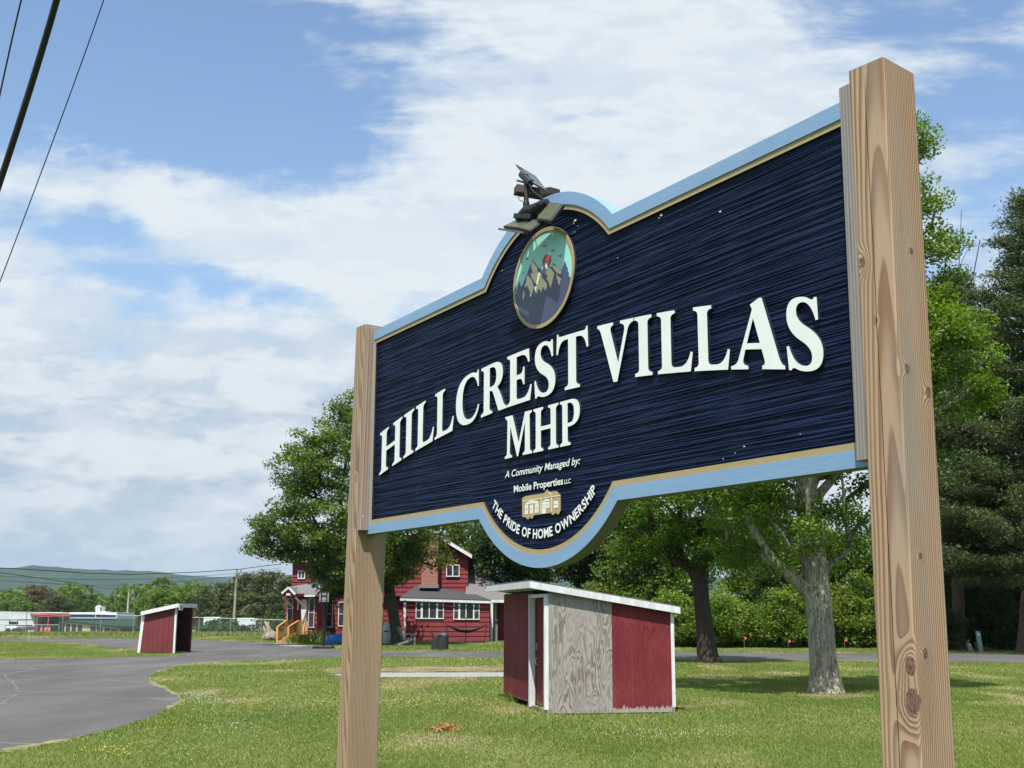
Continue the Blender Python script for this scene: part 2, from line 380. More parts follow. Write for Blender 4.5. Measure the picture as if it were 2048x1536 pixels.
def strip(name, line, wd, z, m, seed, **kw):           # ragged strip of dry growth following a line of ground points
    random.seed(seed); a = []; b = []
    pts = []
    for i in range(len(line) - 1):
        p, q = V3(line[i]), V3(line[i + 1]); k = max(1, int((q - p).length / .15))
        pts += [p.lerp(q, j / k) for j in range(k)]
    pts.append(V3(line[-1])); vs = []; fs = []
    for i, p in enumerate(pts):
        d = (pts[min(i + 1, len(pts) - 1)] - pts[max(0, i - 1)]).normalized(); nn = V3((-d.y, d.x, 0))
        amp = max(0., .5 + .9 * math.sin(i * .11 + seed) * math.sin(i * .037 + 1) + .35 * math.sin(i * .31)); w1 = wd * amp * random.uniform(.1, 1.); w2 = wd * amp * random.uniform(.0, .8)
        vs += [(p.x + nn.x * w1, p.y + nn.y * w1, z), (p.x - nn.x * w2, p.y - nn.y * w2, z)]
        if i: k = 2 * i; fs.append((k - 2, k - 1, k + 1, k))
    mb = MB(); mb.add(vs, fs); return mb.build(name, m, kind='structure', **kw)
def crackline(px_pts, wd, seed):
    random.seed(seed); P = [gp(a, b) for a, b in px_pts]; Q = []
    for i in range(len(P) - 1):
        k = max(2, int((P[i + 1] - P[i]).length / .12)); Q += [P[i].lerp(P[i + 1], j / k) + V3((random.gauss(0, .025), random.gauss(0, .04), 0)) for j in range(k)]
    vs = []; fs = []
    for i, p in enumerate(Q):
        w_ = wd * max(0.05, random.gauss(.5, .4)); vs += [(p.x - w_, p.y, .0082), (p.x + w_, p.y, .0082)]
        if i: k = 2 * i; fs.append((k - 2, k - 1, k + 1, k))
    mb = MB(); mb.add(vs, fs); return mb.build('road_crack', CRK, kind='structure')
CRK = mat('crack_filler', (.17, .165, .16), .9, c2=(.09, .088, .086), scale=8)
crackline([(-20, 1342), (8, 1348), (14, 1358), (26, 1364), (34, 1378), (36, 1386), (22, 1396), (2, 1408), (-30, 1420)], .045, 1)
crackline([(0, 1368), (60, 1365), (150, 1371), (240, 1370), (296, 1371)], .012, 2); crackline([(60, 1349), (76, 1349.5)], .08, 3); crackline([(120, 1412), (200, 1407), (290, 1398), (340, 1396)], .012, 4)
crackline([(190, 1330), (270, 1331), (350, 1327), (480, 1318)], .02, 5); crackline([(410, 1292), (520, 1296), (640, 1305)], .03, 6); crackline([(30, 1460), (120, 1452), (210, 1440)], .010, 7)
strip('dry_verge', G(EDGE_L[2:21]), .17, .0065, DRY, 2)
poly_sheet('concrete_pad', G([(655, 1349), (765, 1345), (1040, 1345), (1040, 1354), (900, 1355), (765, 1355), (690, 1354)]), .004, CONC, jit=.03, seed=9)
poly_sheet('soil_patch', G([(640, 1339), (700, 1335.5), (760, 1337), (820, 1333), (860, 1332), (910, 1334.5), (960, 1332), (1040, 1334), (1040, 1340), (1000, 1341), (960, 1344.8), (900, 1342), (840, 1344.8), (765, 1343), (720, 1347.5), (660, 1346)]), .0055, DIRT, jit=.08, seed=10)
poly_sheet('soil_patch', G([(1590, 1392), (1640, 1378), (1700, 1386), (1750, 1392), (1700, 1398), (1640, 1397)]), .0055, DIRT, jit=.06, seed=11)
poly_sheet('soil_patch', G([(1350, 1413), (1385, 1408), (1415, 1412), (1380, 1418)]), .0055, DIRT, jit=.04, seed=12)
poly_sheet('path', G([(530, 1289), (560, 1286), (600, 1288), (640, 1292), (590, 1293)]), .0075, CONC, jit=.02, seed=13)

# ------------------------------------------------------------------ the sign (its own frame: x along the board, y into it, z up)
SCX, SCY = 2.7737, -1.74164
Rs = Matrix.Rotation(-YAW, 3, 'Z')
so_ = -(Rs @ V3((SCX, SCY, 0)))
SIGN = empty('entrance_sign', (so_.x, so_.y, 0), -YAW, label='large navy and gold entrance sign board with carved white lettering between two timber posts', cat='sign')
SW = WORLD[SIGN.name]; SWi = SW.inverted()
def sg(px, py, y=0.):                                   # photo point -> (x, z) on the board's plane
    o = SWi @ CAM; d = (SWi.to_3x3() @ ray(px, py)); t = (y - o.y) / d.y; return (o.x + t * d.x, o.z + t * d.z)
def sgx(px, py, x):                                     # photo point -> (y, z) on a plane across the board
    o = SWi @ CAM; d = (SWi.to_3x3() @ ray(px, py)); t = (x - o.x) / d.x; return (o.y + t * d.y, o.z + t * d.z)

def woodmat(name, pith, tilt, freq, c_light, c_dark, knots=(), crack=None, seed=0., wob=.012, grey=0.):
    m = bpy.data.materials.new(name); m.use_nodes = True; t = m.node_tree; t.nodes.clear(); n = N(t)
    tc = n.new('ShaderNodeTexCoord').outputs['Object']
    s = n.new('ShaderNodeSeparateXYZ'); n.link(tc, s.inputs[0]); x, y, z = s.outputs
    v1 = n.mapv(tc, sc=(5, 5, .9), loc=(seed, seed * 2, 0)); a = n.m('SUBTRACT', n.noise(v1, 1, 3, .5), .5)
    v2 = n.mapv(tc, sc=(5, 5, .9), loc=(seed + 7, seed, 3)); b = n.m('SUBTRACT', n.noise(v2, 1, 3, .5), .5)
    dx = n.m('ADD', n.m('SUBTRACT', n.m('SUBTRACT', x, pith[0]), n.m('MULTIPLY', z, tilt[0])), n.m('MULTIPLY', a, wob * 2))
    dy = n.m('ADD', n.m('SUBTRACT', n.m('SUBTRACT', y, pith[1]), n.m('MULTIPLY', z, tilt[1])), n.m('MULTIPLY', b, wob * 2))
    r = n.m('SQRT', n.m('ADD', n.m('MULTIPLY', dx, dx), n.m('MULTIPLY', dy, dy)))
    core = None; ringk = None
    for (kx, ky, kz, kr) in knots:
        q = n.vm('MULTIPLY', n.vm('SUBTRACT', tc, (kx, ky, kz)), (1 / kr, 1 / kr, .62 / kr))
        L = n.vm('LENGTH', q); w_ = n.m('POWER', 2.718, n.m('MULTIPLY', n.m('MULTIPLY', L, L), -.33))
        r = n.m('ADD', r, n.m('MULTIPLY', w_, kr * 1.6))
        r = n.m('ADD', r, n.m('MULTIPLY', n.m('MULTIPLY', w_, n.m('SUBTRACT', n.noise(tc, 120, 2, .5), .5)), .004))
        Ln = n.m('ADD', L, n.m('MULTIPLY', n.m('SUBTRACT', n.noise(tc, 160, 3, .6), .5), .5))
        c_ = n.sstep(Ln, .78, 1.0, 1., 0.); core = c_ if core is None else n.m('MAXIMUM', core, c_)
    ring = n.m('FRACT', n.m('MULTIPLY', r, freq))
    rampf = n.ramp(ring, [(0, (0, 0, 0)), (.30, (.06, .06, .06)), (.60, (.85, .85, .85)), (.88, (1, 1, 1)), (.95, (0, 0, 0)), (1, (0, 0, 0))])
    dens = n.sstep(n.noise(n.mapv(tc, sc=(8, 8, .6), loc=(seed, 2, 3)), 1.2, 3, .5),   .3, .7, .55, 1.)
    base = n.mix(n.noise(n.mapv(tc, sc=(6, 6, 1.2)), 1.5, 4, .6), c4(c_light), c4([c_light[0] * .80, c_light[1] * .74, c_light[2] * .68]))
    col = n.mix(n.m('MULTIPLY', rampf, dens), base, c4(c_dark))
    fib = n.noise(n.mapv(tc, sc=(420, 420, 9)), 1, 3, .7)
    col = n.mix(n.sstep(fib, .35, .75, 0., .32), col, c4([c * .62 for c in c_light]))
    gr = n.sstep(n.noise(n.mapv(tc, sc=(9, 9, 1.4), loc=(3, seed, 1)), 1.3, 5, .65), .45, .75, grey * .25, min(1., .38 + grey))
    col = n.mix(gr, col, c4((.27, .265, .26)))
    stn = n.m('MULTIPLY', n.sstep(n.noise(n.mapv(tc, sc=(14, 22, 1.1), loc=(seed, 4, 6)), 1.0, 4, .6), .50, .62), n.sstep(n.noise(n.mapv(tc, sc=(60, 60, 3)), 1, 3, .6), .3, .6, .3, 1.)); col = n.mix(n.m('MULTIPLY', stn, .42), col, c4((.24, .225, .20)))
    if core is not None:
        kc = n.mix(n.sstep(n.noise(n.mapv(tc, sc=(1, 1, .3)), 300, 3, .7), .35, .65), c4((.10, .05, .035)), c4((.22, .13, .10)))
        col = n.mix(core, col, kc)
    chk = n.m('MULTIPLY', n.sstep(n.noise(n.mapv(tc, sc=(230, 230, 2.2), loc=(seed, 1, 2)), 1, 2, .5), .70, .74), n.sstep(n.noise(n.mapv(tc, sc=(10, 10, 1.5), loc=(2, seed, 5)), 1, 3, .5), .48, .6)); col = n.mix(n.m('MULTIPLY', chk, .75), col, c4((.06, .035, .022)))
    hgt = n.m('ADD', n.m('MULTIPLY', rampf, .0006), n.m('MULTIPLY', fib, .0008))
    if crack is not None:
        cx_, z0, z1, sl = crack
        cz = n.m('ADD', n.m('ADD', n.m('MULTIPLY', n.m('SUBTRACT', z, z0), sl), cx_), n.m('MULTIPLY', n.m('SUBTRACT', n.noise(n.mapv(tc, sc=(0, 0, 3)), 1, 4, .6), .5), .012))
        dd = n.m('ABSOLUTE', n.m('SUBTRACT', x, cz)); k = n.m('MULTIPLY', n.sstep(dd, .0004, .0011, 1., 0.), n.m('MULTIPLY', n.sstep(z, z0, z0 + .15), n.sstep(z, z1 - .1, z1, 1., 0.)))
        k = n.m('MULTIPLY', k, n.sstep(y, -.03, -.025, 1., 0.))
        col = n.mix(k, col, c4((.03, .018, .012))); hgt = n.m('SUBTRACT', hgt, n.m('MULTIPLY', k, .004))
    p = n.new('ShaderNodeBsdfPrincipled'); p.inputs['Roughness'].default_value = .75; p.inputs['Specular IOR Level'].default_value = .25
    n.link(col, p.inputs[0]); bp = n.new('ShaderNodeBump'); bp.inputs['Distance'].default_value = 1.; n.link(hgt, bp.inputs['Height']); n.link(bp.outputs[0], p.inputs['Normal'])
    o = n.new('ShaderNodeOutputMaterial'); n.link(p.outputs[0], o.inputs[0]); return m

SL, SR = -1.22, 1.22
PD = .04
def post(x0, x1, y0, y1, ztop, lean, label, m, bev=.004):
    """square post; lean is metres per metre about eye height; top given as four corner heights"""
    mb = MB(); nz = 40; rows = []
    cs = [(x0, y0), (x1, y0), (x1, y1), (x0, y1)]
    b = bev; prof = []
    for i, (x, y) in enumerate(cs):
        px_, py_ = cs[i - 1]; nx, ny = cs[(i + 1) % 4]
        da = V3((px_ - x, py_ - y, 0)).normalized(); db = V3((nx - x, ny - y, 0)).normalized()
        prof += [(x + da.x * b, y + da.y * b, i), (x + (da.x + db.x) * b * .3, y + (da.y + db.y) * b * .3, i), (x + db.x * b, y + db.y * b, i)]
    vs = []
    for k in range(nz + 1):
        for (x, y, i) in prof:
            z = -.25 + (ztop[i] + .25) * k / nz
            vs.append((x + lean[0] * (z - CAMZ), y + lean[1] * (z - CAMZ), z))
    P = len(prof); fs = []
    for k in range(nz):
        for j in range(P): fs.append((k * P + j, k * P + (j + 1) % P, (k + 1) * P + (j + 1) % P, (k + 1) * P + j))
    fs.append(tuple(nz * P + j for j in range(P))); fs.append(tuple(reversed(range(P))))
    mb.add(vs, fs); o = mb.build('post', m, SIGN, local=True); o['label'] = label; return o
# knots found on the right-hand post
def kf(px, py, r): a = sg(px, py, -PD); return (a[0], -PD, a[1], r)
def ks(px, py, r): a = sgx(px, py, SR + .0895); return (SR + .0895, a[0], a[1], r)
KN_R = [kf(1723, 524, .0085), kf(1821, 1332, .0125), kf(1825, 1404, .0165), kf(1752, 640, .003), ks(1820, 503, .006), ks(1813, 738, .0075), ks(1855, 785, .008), ks(1841, 1112, .0045), ks(1851, 1307, .007)]
def kl(px, py, r): a = sgx(px, py, SL); return (SL, a[0], a[1], r)
KN_L = [(SL - .04, -PD, sg(702, 1201, -PD)[1], .006), (SL - .02, -PD, sg(706, 955, -PD)[1], .006), kl(766, 1210, .006)]
OAKL = (.52, .375, .225); OAKD = (.165, .070, .032)
W_R = woodmat('pine_post_right', (SR + .056, .042), (.006, .016), 215, (.47, .345, .23), OAKD, KN_R, crack=(SR + .036, .2, 2.66, .004), seed=1.3, wob=.009)
W_L = woodmat('pine_post_left', (SL - .02, .19), (.006, -.02), 190, (.42, .31, .19), (.16, .085, .045), KN_L, seed=5.1, wob=.012, grey=.05)
tl = sg(714, 650, -PD)[1]; tm = sg(731, 643, -PD)[1]
post(SL - .089, SL, -PD, .0816, (tl, tm, tm - .004, tl - .004), (.0059, .0140), 'far left timber post of the sign, in part shade below the board', W_L)
t1 = sg(1699, 139, -PD)[1]; t2 = sg(1764, 111, -PD)[1]; t3 = sgx(1830, 151, SR + .0895)[1]
post(SR, SR + .0895, -PD, .0498, (t1, t2, t3, t1 - .006), (.0042, .0044), 'near right timber post of the sign with large knots low down', W_R)

GREYW = woodmat('weathered_batten', (0, .3), (.01, .01), 130, (.33, .31, .30), (.13, .115, .11), (), seed=9., wob=.01, grey=.6)
GREYW2 = woodmat('weathered_batten_warm', (SL + .3, .3), (.01, .01), 110, (.40, .30, .235), (.17, .10, .07), (), seed=4., wob=.01, grey=.35)
za = sg(1676, 175, -.034)[1]; zb_ = sg(1706, 924, -.034)[1]
def leanbar(x0, x1, y0, y1, z0, z1, lean): 
    mb = MB(); P = []
    for z in (z0, z1):
        ox, oy = lean[0] * (z - CAMZ), lean[1] * (z - CAMZ); P += [(x0 + ox, y0 + oy, z), (x1 + ox, y0 + oy, z), (x1 + ox, y1 + oy, z), (x0 + ox, y1 + oy, z)]
    return mb.hexa(P)
bR = leanbar(SR - .031, SR - .001, -.036, -.002, zb_, za, (.0042, .0044)).build('batten', GREYW, SIGN, local=True, bevel=.002, label='grey weathered batten against the near right post')
zc1 = sgx(740, 654, SL + .03)[1]; zc2 = sgx(731, 1061, SL + .03)[1]
bL = leanbar(SL + .001, SL + .029, -.036, -.002, zc2, zc1, (.0059, .0140)).build('batten', GREYW2, SIGN, local=True, bevel=.002, label='brown weathered batten against the far left post')
SCREW = mat('screw_zinc', (.75, .73, .62), .35, metal=.4)
for (a, b) in ((744, 664), (739.5, 780), (732.5, 890), (726, 1033)):
    q = sgx(a, b, SL + .031); mb = MB(); c = V3((SL + .029, q[0], q[1])); mb.tube([c, c + V3((.0025, 0, 0))], .0035, 10)
    mb.build('screw', SCREW, bL, local=True)

def outline(o, ox=None, n=44):
    ox = o if ox is None else ox; zt, zb = 1.044 - o + CAMZ, .282 + o + CAMZ; P = []
    R1, c1 = .490 - o, .706 + CAMZ; R2, c2 = .489 - o, .613 + CAMZ
    x1 = math.sqrt(R1 * R1 - (zt - c1) ** 2); x2 = math.sqrt(R2 * R2 - (zb - c2) ** 2)
    P += [(SL + .001 + ox, zt)]
    a0 = math.atan2(zt - c1, -x1); a1 = math.atan2(zt - c1, x1)
    P += [(R1 * math.cos(a0 + (a1 - a0) * i / n), c1 + R1 * math.sin(a0 + (a1 - a0) * i / n)) for i in range(n + 1)]
    P += [(SR - .001 - ox, zt), (SR - .001 - ox, zb)]
    b0 = math.atan2(zb - c2, x2); b1 = math.atan2(zb - c2, -x2); 
    P += [(R2 * math.cos(b0 + (b1 - b0) * i / n), c2 + R2 * math.sin(b0 + (b1 - b0) * i / n)) for i in range(n + 1)]
    P += [(SL + .001 + ox, zb)]
    return P
def curve_geo(contours, depth, bevel=0.):
    cu = bpy.data.curves.new('tmp', 'CURVE'); cu.dimensions = '2D'; cu.fill_mode = 'BOTH'; cu.extrude = depth / 2
    if bevel: cu.bevel_depth = bevel; cu.bevel_resolution = 1; cu.offset = -bevel
    for c in contours:
        sp = cu.splines.new('POLY'); sp.points.add(len(c) - 1); sp.use_cyclic_u = True
        for p, q in zip(sp.points, c): p.co = (q[0], q[1], 0, 1)
    return obj_geo(bpy.data.objects.new('tmp', cu), cu, bpy.data.curves)
def obj_geo(ob, data, coll):
    COL.objects.link(ob); bpy.context.view_layer.update()
    me = bpy.data.meshes.new_from_object(ob.evaluated_get(bpy.context.evaluated_depsgraph_get()))
    vs = [tuple(v.co) for v in me.vertices]; fs = [tuple(p.vertices) for p in me.polygons]
    bpy.data.objects.remove(ob); coll.remove(data); bpy.data.meshes.remove(me); return vs, fs
def plate(name, contours, yf, depth, m, parent=None, warp=None, **kw):   # flat shape, front face at yf
    vs, fs = curve_geo(contours, depth)
    out = [(x, yf + depth / 2 - z, y) for x, y, z in vs]
    if warp: out = [warp(*p) for p in out]
    mb = MB(); mb.add(out, fs); return mb.build(name, m, parent or SIGN, local=True, **kw)
EYE = SWi @ CAM
def refit(x, z, y0, y1):                                # slide a point measured on plane y0 along its sight line to y1
    k = (y1 - EYE.y) / (y0 - EYE.y); return EYE.x + (x - EYE.x) * k, EYE.z + (z - EYE.z) * k
SIDE = mat('relief_edge_navy', (.006, .010, .024), .6)
def edge_dark(o, m=None):                               # edges of the raised relief are painted the ground colour
    me = o.data; me.materials.append(m or SIDE)
    for p in me.polygons:
        if abs(p.normal.y) < .6: p.material_index = 1
    return o

BLUEF = mat('light_blue_frame', (.200, .335, .515), .55, c2=(.18, .305, .475), scale=3, stretch=(1, 1, 5), bump=.0005, bscale=40)
GOLD = mat('gold_band', (.36, .285, .145), .5, c2=(.33, .26, .125), scale=20)
TH = .042
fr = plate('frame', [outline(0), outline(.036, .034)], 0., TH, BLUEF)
fr.data.materials.append(mat('underside_shade', (.17, .155, .135), .8))  # grey for down-facing faces: shade under the frame put into the colour
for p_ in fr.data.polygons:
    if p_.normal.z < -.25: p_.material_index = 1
edge_dark(plate('gold_border', [outline(.035, .033), outline(.0505, .0485)], .0028, .012, GOLD))
plate('back_board', [outline(.0355, .0335)], .017, .024, mat('back_board_paint', (.02, .03, .08), .6))

# carved navy face: real ridges of sandblasted grain
NAVY = mat('navy_enamel', (.0022, .0085, .033), .6, c2=(.0034, .0125, .048), scale=5, stretch=(1, 1, 8), bump=.0008, bscale=300, spec=.2)
def navy_face():
    o = .0435; zt, zb = 1.044 - o + CAMZ, .282 + o + CAMZ; R1, c1 = .490 - o, .706 + CAMZ; R2, c2 = .489 - o, .613 + CAMZ
    xs = np.linspace(SL + o, SR - o, 420); zs = np.arange(c2 - R2, c1 + R1, .00085); nz = len(zs)
    top = np.maximum(zt, np.where(np.abs(xs) < R1, c1 + np.sqrt(np.maximum(0, R1 * R1 - xs ** 2)), 0)); bot = np.minimum(zb, np.where(np.abs(xs) < R2, c2 - np.sqrt(np.maximum(0, R2 * R2 - xs ** 2)), 9))
    Xg, Z = np.meshgrid(xs, zs, indexing='ij')
    def vnoise(a, b, seed):                              # smooth value noise
        r = np.random.default_rng(seed).random((512, 512)); i = np.floor(a).astype(int); j = np.floor(b).astype(int)
        u = a - i; v = b - j; u = u * u * (3 - 2 * u); v = v * v * (3 - 2 * v); i &= 511; j &= 511; i2 = (i + 1) & 511; j2 = (j + 1) & 511
        return (r[i, j] * (1 - u) + r[i2, j] * u) * (1 - v) + (r[i, j2] * (1 - u) + r[i2, j2] * u) * v
    zz = Z + .006 * vnoise(Xg * .8 + 9, Z * 1.5, 1) + .0009 * vnoise(Xg * 5 + 3, Z * 10, 2)
    h = vnoise(Xg * 3.2 + 40, zz * 340, 3) * .62 + vnoise(Xg * 4 + 20, zz * 210, 4) * .24 + vnoise(Xg * 8 + 7, zz * 560, 5) * .30
    h = np.clip((h - .37) * 2.1, 0, 1); h = h ** .75
    Y = .0116 - h * .0036 + (vnoise(Xg * 30, zz * 300, 6) - .5) * .0006
    V = np.stack([Xg, Y, Z], -1).reshape(-1, 3)
    ok = (Z >= bot[:, None]) & (Z <= top[:, None]); q_ = ok[:-1, :-1] & ok[1:, :-1] & ok[:-1, 1:] & ok[1:, 1:]
    a = (np.arange(len(xs) - 1)[:, None] * nz + np.arange(nz - 1)[None, :])[q_]
    F = np.stack([a, a + nz, a + nz + 1, a + 1], -1)
    used = np.unique(F); mp = np.zeros(len(V), int); mp[used] = np.arange(len(used)); V = V[used]; F = mp[F]
    W = np.array(SW); Vw = V @ W[:3, :3].T + W[:3, 3]
    return fastmesh('carved_face', Vw, F, NAVY, SIGN, smooth=False)
navy_face()

# ---- serif capitals (cap height 1), drawn as outlines
def q(*a): return ('q',) + a
FT = lambda r: [(r, .05), q(r - .10, .06, r - .11, .12)]
GLY = {
'I': (.46, [[(0, 0), (.46, 0), (.46, .05), q(.36, .06, .35, .12), (.35, .88), q(.36, .94, .46, .95), (.46, 1), (0, 1), (0, .95), q(.10, .94, .11, .88), (.11, .12), q(.10, .06, 0, .05)]]),
'H': (1.15, [[(0, 0), (.46, 0), (.46, .05), q(.36, .06, .35, .12), (.35, .47), (.80, .47), (.80, .12), q(.79, .06, .69, .05), (.69, 0), (1.15, 0), (1.15, .05), q(1.05, .06, 1.04, .12), (1.04, .88), q(1.05, .94, 1.15, .95), (1.15, 1), (.69, 1), (.69, .95), q(.79, .94, .80, .88), (.80, .56), (.35, .56), (.35, .88), q(.36, .94, .46, .95), (.46, 1), (0, 1), (0, .95), q(.1, .94, .11, .88), (.11, .12), q(.1, .06, 0, .05)]]),
'L': (.88, [[(0, 0), (.82, 0), (.88, .30), (.83, .31), q(.74, .085, .55, .085), (.43, .085), q(.35, .085, .35, .17), (.35, .88), q(.36, .94, .46, .95), (.46, 1), (0, 1), (0, .95), q(.10, .94, .11, .88), (.11, .12), q(.10, .06, 0, .05)]]),
'C': (.95, [[(.93, .68), (.885, .68), q(.82, .935, .60, .935), q(.27, .93, .27, .5), q(.27, .075, .60, .075), q(.80, .08, .905, .31), (.95, .29), q(.86, -.02, .54, -.02), q(0, -.02, 0, .49), q(0, 1.02, .57, 1.02), q(.70, 1.02, .79, .98), q(.86, .96, .88, 1.02), (.92, 1.02)]]),
'R': (1.03, [[(0, 0), (.46, 0), (.46, .05), q(.36, .06, .35, .12), (.35, .46), (.42, .46), q(.47, .44, .52, .35), (.71, 0), (1.03, 0), (1.03, .05), q(.95, .06, .90, .14), q(.80, .34, .66, .49), q(.88, .56, .88, .75), q(.88, 1.0, .52, 1.0), (0, 1), (0, .95), q(.1, .94, .11, .88), (.11, .12), q(.1, .06, 0, .05)],
            [(.35, .54), (.35, .93), (.44, .93), q(.62, .92, .62, .74), q(.62, .54, .44, .54)]]),
'E': (.90, [[(0, 0), (.84, 0), (.90, .29), (.85, .30), q(.76, .085, .58, .085), (.42, .085), q(.35, .085, .35, .17), (.35, .47), (.46, .47), q(.56, .47, .59, .34), (.64, .34), (.64, .68), (.59, .68), q(.57, .56, .47, .56), (.35, .56), (.35, .92), (.52, .92), q(.72, .92, .77, .74), (.82, .74), (.80, 1), (0, 1), (0, .95), q(.10, .94, .11, .88), (.11, .12), q(.10, .06, 0, .05)]]),
'S': (.72, [[(.65, .70), (.60, .69), q(.52, .945, .36, .945), q(.22, .94, .22, .81), q(.22, .69, .42, .60), q(.72, .47, .72, .26), q(.72, -.02, .36, -.02), q(.26, -.02, .17, .015), q(.11, .04, .08, -.01), (.03, -.01), (0, .32), (.05, .33), q(.14, .055, .36, .055), q(.50, .06, .50, .19), q(.50, .31, .30, .40), q(.02, .53, .02, .75), q(.02, 1.02, .33, 1.02), q(.44, 1.02, .50, .985), q(.56, .96, .59, 1.01), (.64, 1.01)]]),
'T': (.98, [[(.26, 0), (.72, 0), (.72, .05), q(.62, .06, .61, .12), (.61, .92), (.70, .92), q(.88, .92, .93, .68), (.98, .69), (.96, 1.06), (.92, 1.06), q(.91, 1.0, .85, 1.0), (.13, 1.0), q(.07, 1.0, .06, 1.06), (.02, 1.06), (0, .69), (.05, .68), q(.10, .92, .28, .92), (.37, .92), (.37, .12), q(.36, .06, .26, .05)]]),
'V': (1.03, [[(0, 1), (0, .95), q(.07, .94, .11, .84), (.45, -.03), (.56, -.03), (.86, .82), q(.90, .93, 1.03, .95), (1.03, 1), (.66, 1), (.66, .95), q(.80, .94, .77, .82), (.59, .29), (.39, .84), q(.36, .94, .46, .95), (.46, 1)]]),
'A': (1.12, [[(0, 0), (.37, 0), (.37, .05), q(.24, .06, .27, .15), (.32, .29), (.66, .29), (.71, .14), q(.74, .06, .66, .05), (.66, 0), (1.12, 0), (1.12, .05), q(1.05, .06, 1.01, .17), (.70, 1.04), (.64, 1.04), (.45, .95), (.49, .88), (.17, .16), q(.13, .06, 0, .05)],
            [(.355, .38), (.63, .38), (.505, .75)]]),
'M': (1.32, [[(0, 0), (.36, 0), (.36, .05), q(.25, .06, .25, .14), (.27, .74), (.60, 0), (.66, 0), (.98, .76), (.98, .12), q(.97, .06, .88, .05), (.88, 0), (1.32, 0), (1.32, .05), q(1.23, .06, 1.22, .12), (1.20, .88), q(1.21, .94, 1.30, .95), (1.30, 1), (.98, 1), (.68, .32), (.38, 1), (.02, 1), (.02, .95), q(.11, .94, .13, .86), (.11, .14), q(.11, .06, 0, .05)]]),
'P': (.90, [[(0, 0), (.48, 0), (.48, .05), q(.36, .06, .35, .12), (.35, .41), (.48, .41), q(.90, .44, .90, .72), q(.90, 1, .50, 1), (0, 1), (0, .95), q(.1, .94, .11, .88), (.11, .12), q(.1, .06, 0, .05)],
            [(.35, .49), (.35, .93), (.44, .93), q(.64, .92, .64, .71), q(.64, .49, .46, .49)]]),
}
def flat(path):
    out = []
    for p in path:
        if p[0] == 'q':
            x0, y0 = out[-1]
            for i in range(1, 9):
                t = i / 8; out.append(((1 - t) ** 2 * x0 + 2 * t * (1 - t) * p[1] + t * t * p[3], (1 - t) ** 2 * y0 + 2 * t * (1 - t) * p[2] + t * t * p[4]))
        else: out.append(p)
    # refine long straight edges so the arch bends them
    res = []
    for i in range(len(out)):
        a = out[i]; b = out[(i + 1) % len(out)]; L = math.hypot(b[0] - a[0], b[1] - a[1]); k = max(1, int(L / .2))
        for j in range(k): res.append((a[0] + (b[0] - a[0]) * j / k, a[1] + (b[1] - a[1]) * j / k))
    return res
WLET = mat('letter_white', (.72, .77, .74), .45, c2=(.67, .72, .69), scale=14)
def letter(ch, x0, x1, h, base, yf=.0015, name='letter'):
    wd, cs = GLY[ch]; k = (x1 - x0) / wd
    cont = [[(x0 + x * k, y * h) for x, y in flat(c)] for c in cs]
    vs, fs = curve_geo(cont, .016)
    mb = MB(); out = []
    for x, y, z in vs:
        a, b = refit(x, y + base(x), -.006, yf); out.append((a, yf + .006 - z * .75, b))
    mb.add(out, fs); return edge_dark(mb.build(name, WLET, SIGN, local=True))
ARCH = lambda x: .604 - .098 * x * x + CAMZ
for ch, a, b in [('H', -1.094, -.909), ('I', -.894, -.815), ('L', -.800, -.662), ('L', -.656, -.522), ('C', -.508, -.354), ('R', -.342, -.186), ('E', -.183, -.043), ('S', -.029, .082), ('T', .088, .246),
                 ('V', .289, .449), ('I', .4525, .5235), ('L', .545, .679), ('L', .684, .809), ('A', .8115, .981), ('S', .988, 1.092)]:
    letter(ch, a, b, .154, ARCH)
for ch, a, b in [('M', -.195, -.041), ('H', -.034, .097), ('P', .105, .203)]:
    letter(ch, a, b, .125, lambda x: .448 + CAMZ)

def text_geo(s, bold=.0, shear=0., space=1., depth=.1):
    cu = bpy.data.curves.new('tmp', 'FONT'); cu.body = s; cu.size = 1; cu.offset = bold; cu.shear = shear; cu.space_character = space
    cu.extrude = depth; cu.resolution_u = 3; ob = bpy.data.objects.new('tmp', cu); return obj_geo(ob, cu, bpy.data.curves)
def text_box(name, s, x0, x1, zb, hcap, yf, depth, m, parent=None, bold=.02, shear=0., space=1.):
    vs, fs = text_geo(s, bold, shear, space)
    xs = [v[0] for v in vs]; a, b = min(xs), max(xs); cap = .729
    out = []
    for x, y, z in vs:
        u, v = refit(x0 + (x - a) / (b - a) * (x1 - x0), zb + y / cap * hcap, -.006, yf); out.append((u, yf + depth / 2 - z / .1 * depth / 2, v))
    mb = MB(); mb.add(out, fs); return edge_dark(mb.build(name, m, parent or SIGN, local=True))
WL2 = mat('letter_white_small', (.73, .77, .76), .45)
text_box('lettering', 'A Community Managed by:', -.194, .203, .3915 + CAMZ, .0205, .004, .008, WL2, bold=.013, shear=.28)
text_box('lettering', 'Mobile Properties', -.142, .119, .3445 + CAMZ, .0205, .004, .008, WL2, bold=.020)
text_box('lettering', 'LLC', .126, .157, .3445 + CAMZ, .0125, .004, .008, WL2, bold=.01)
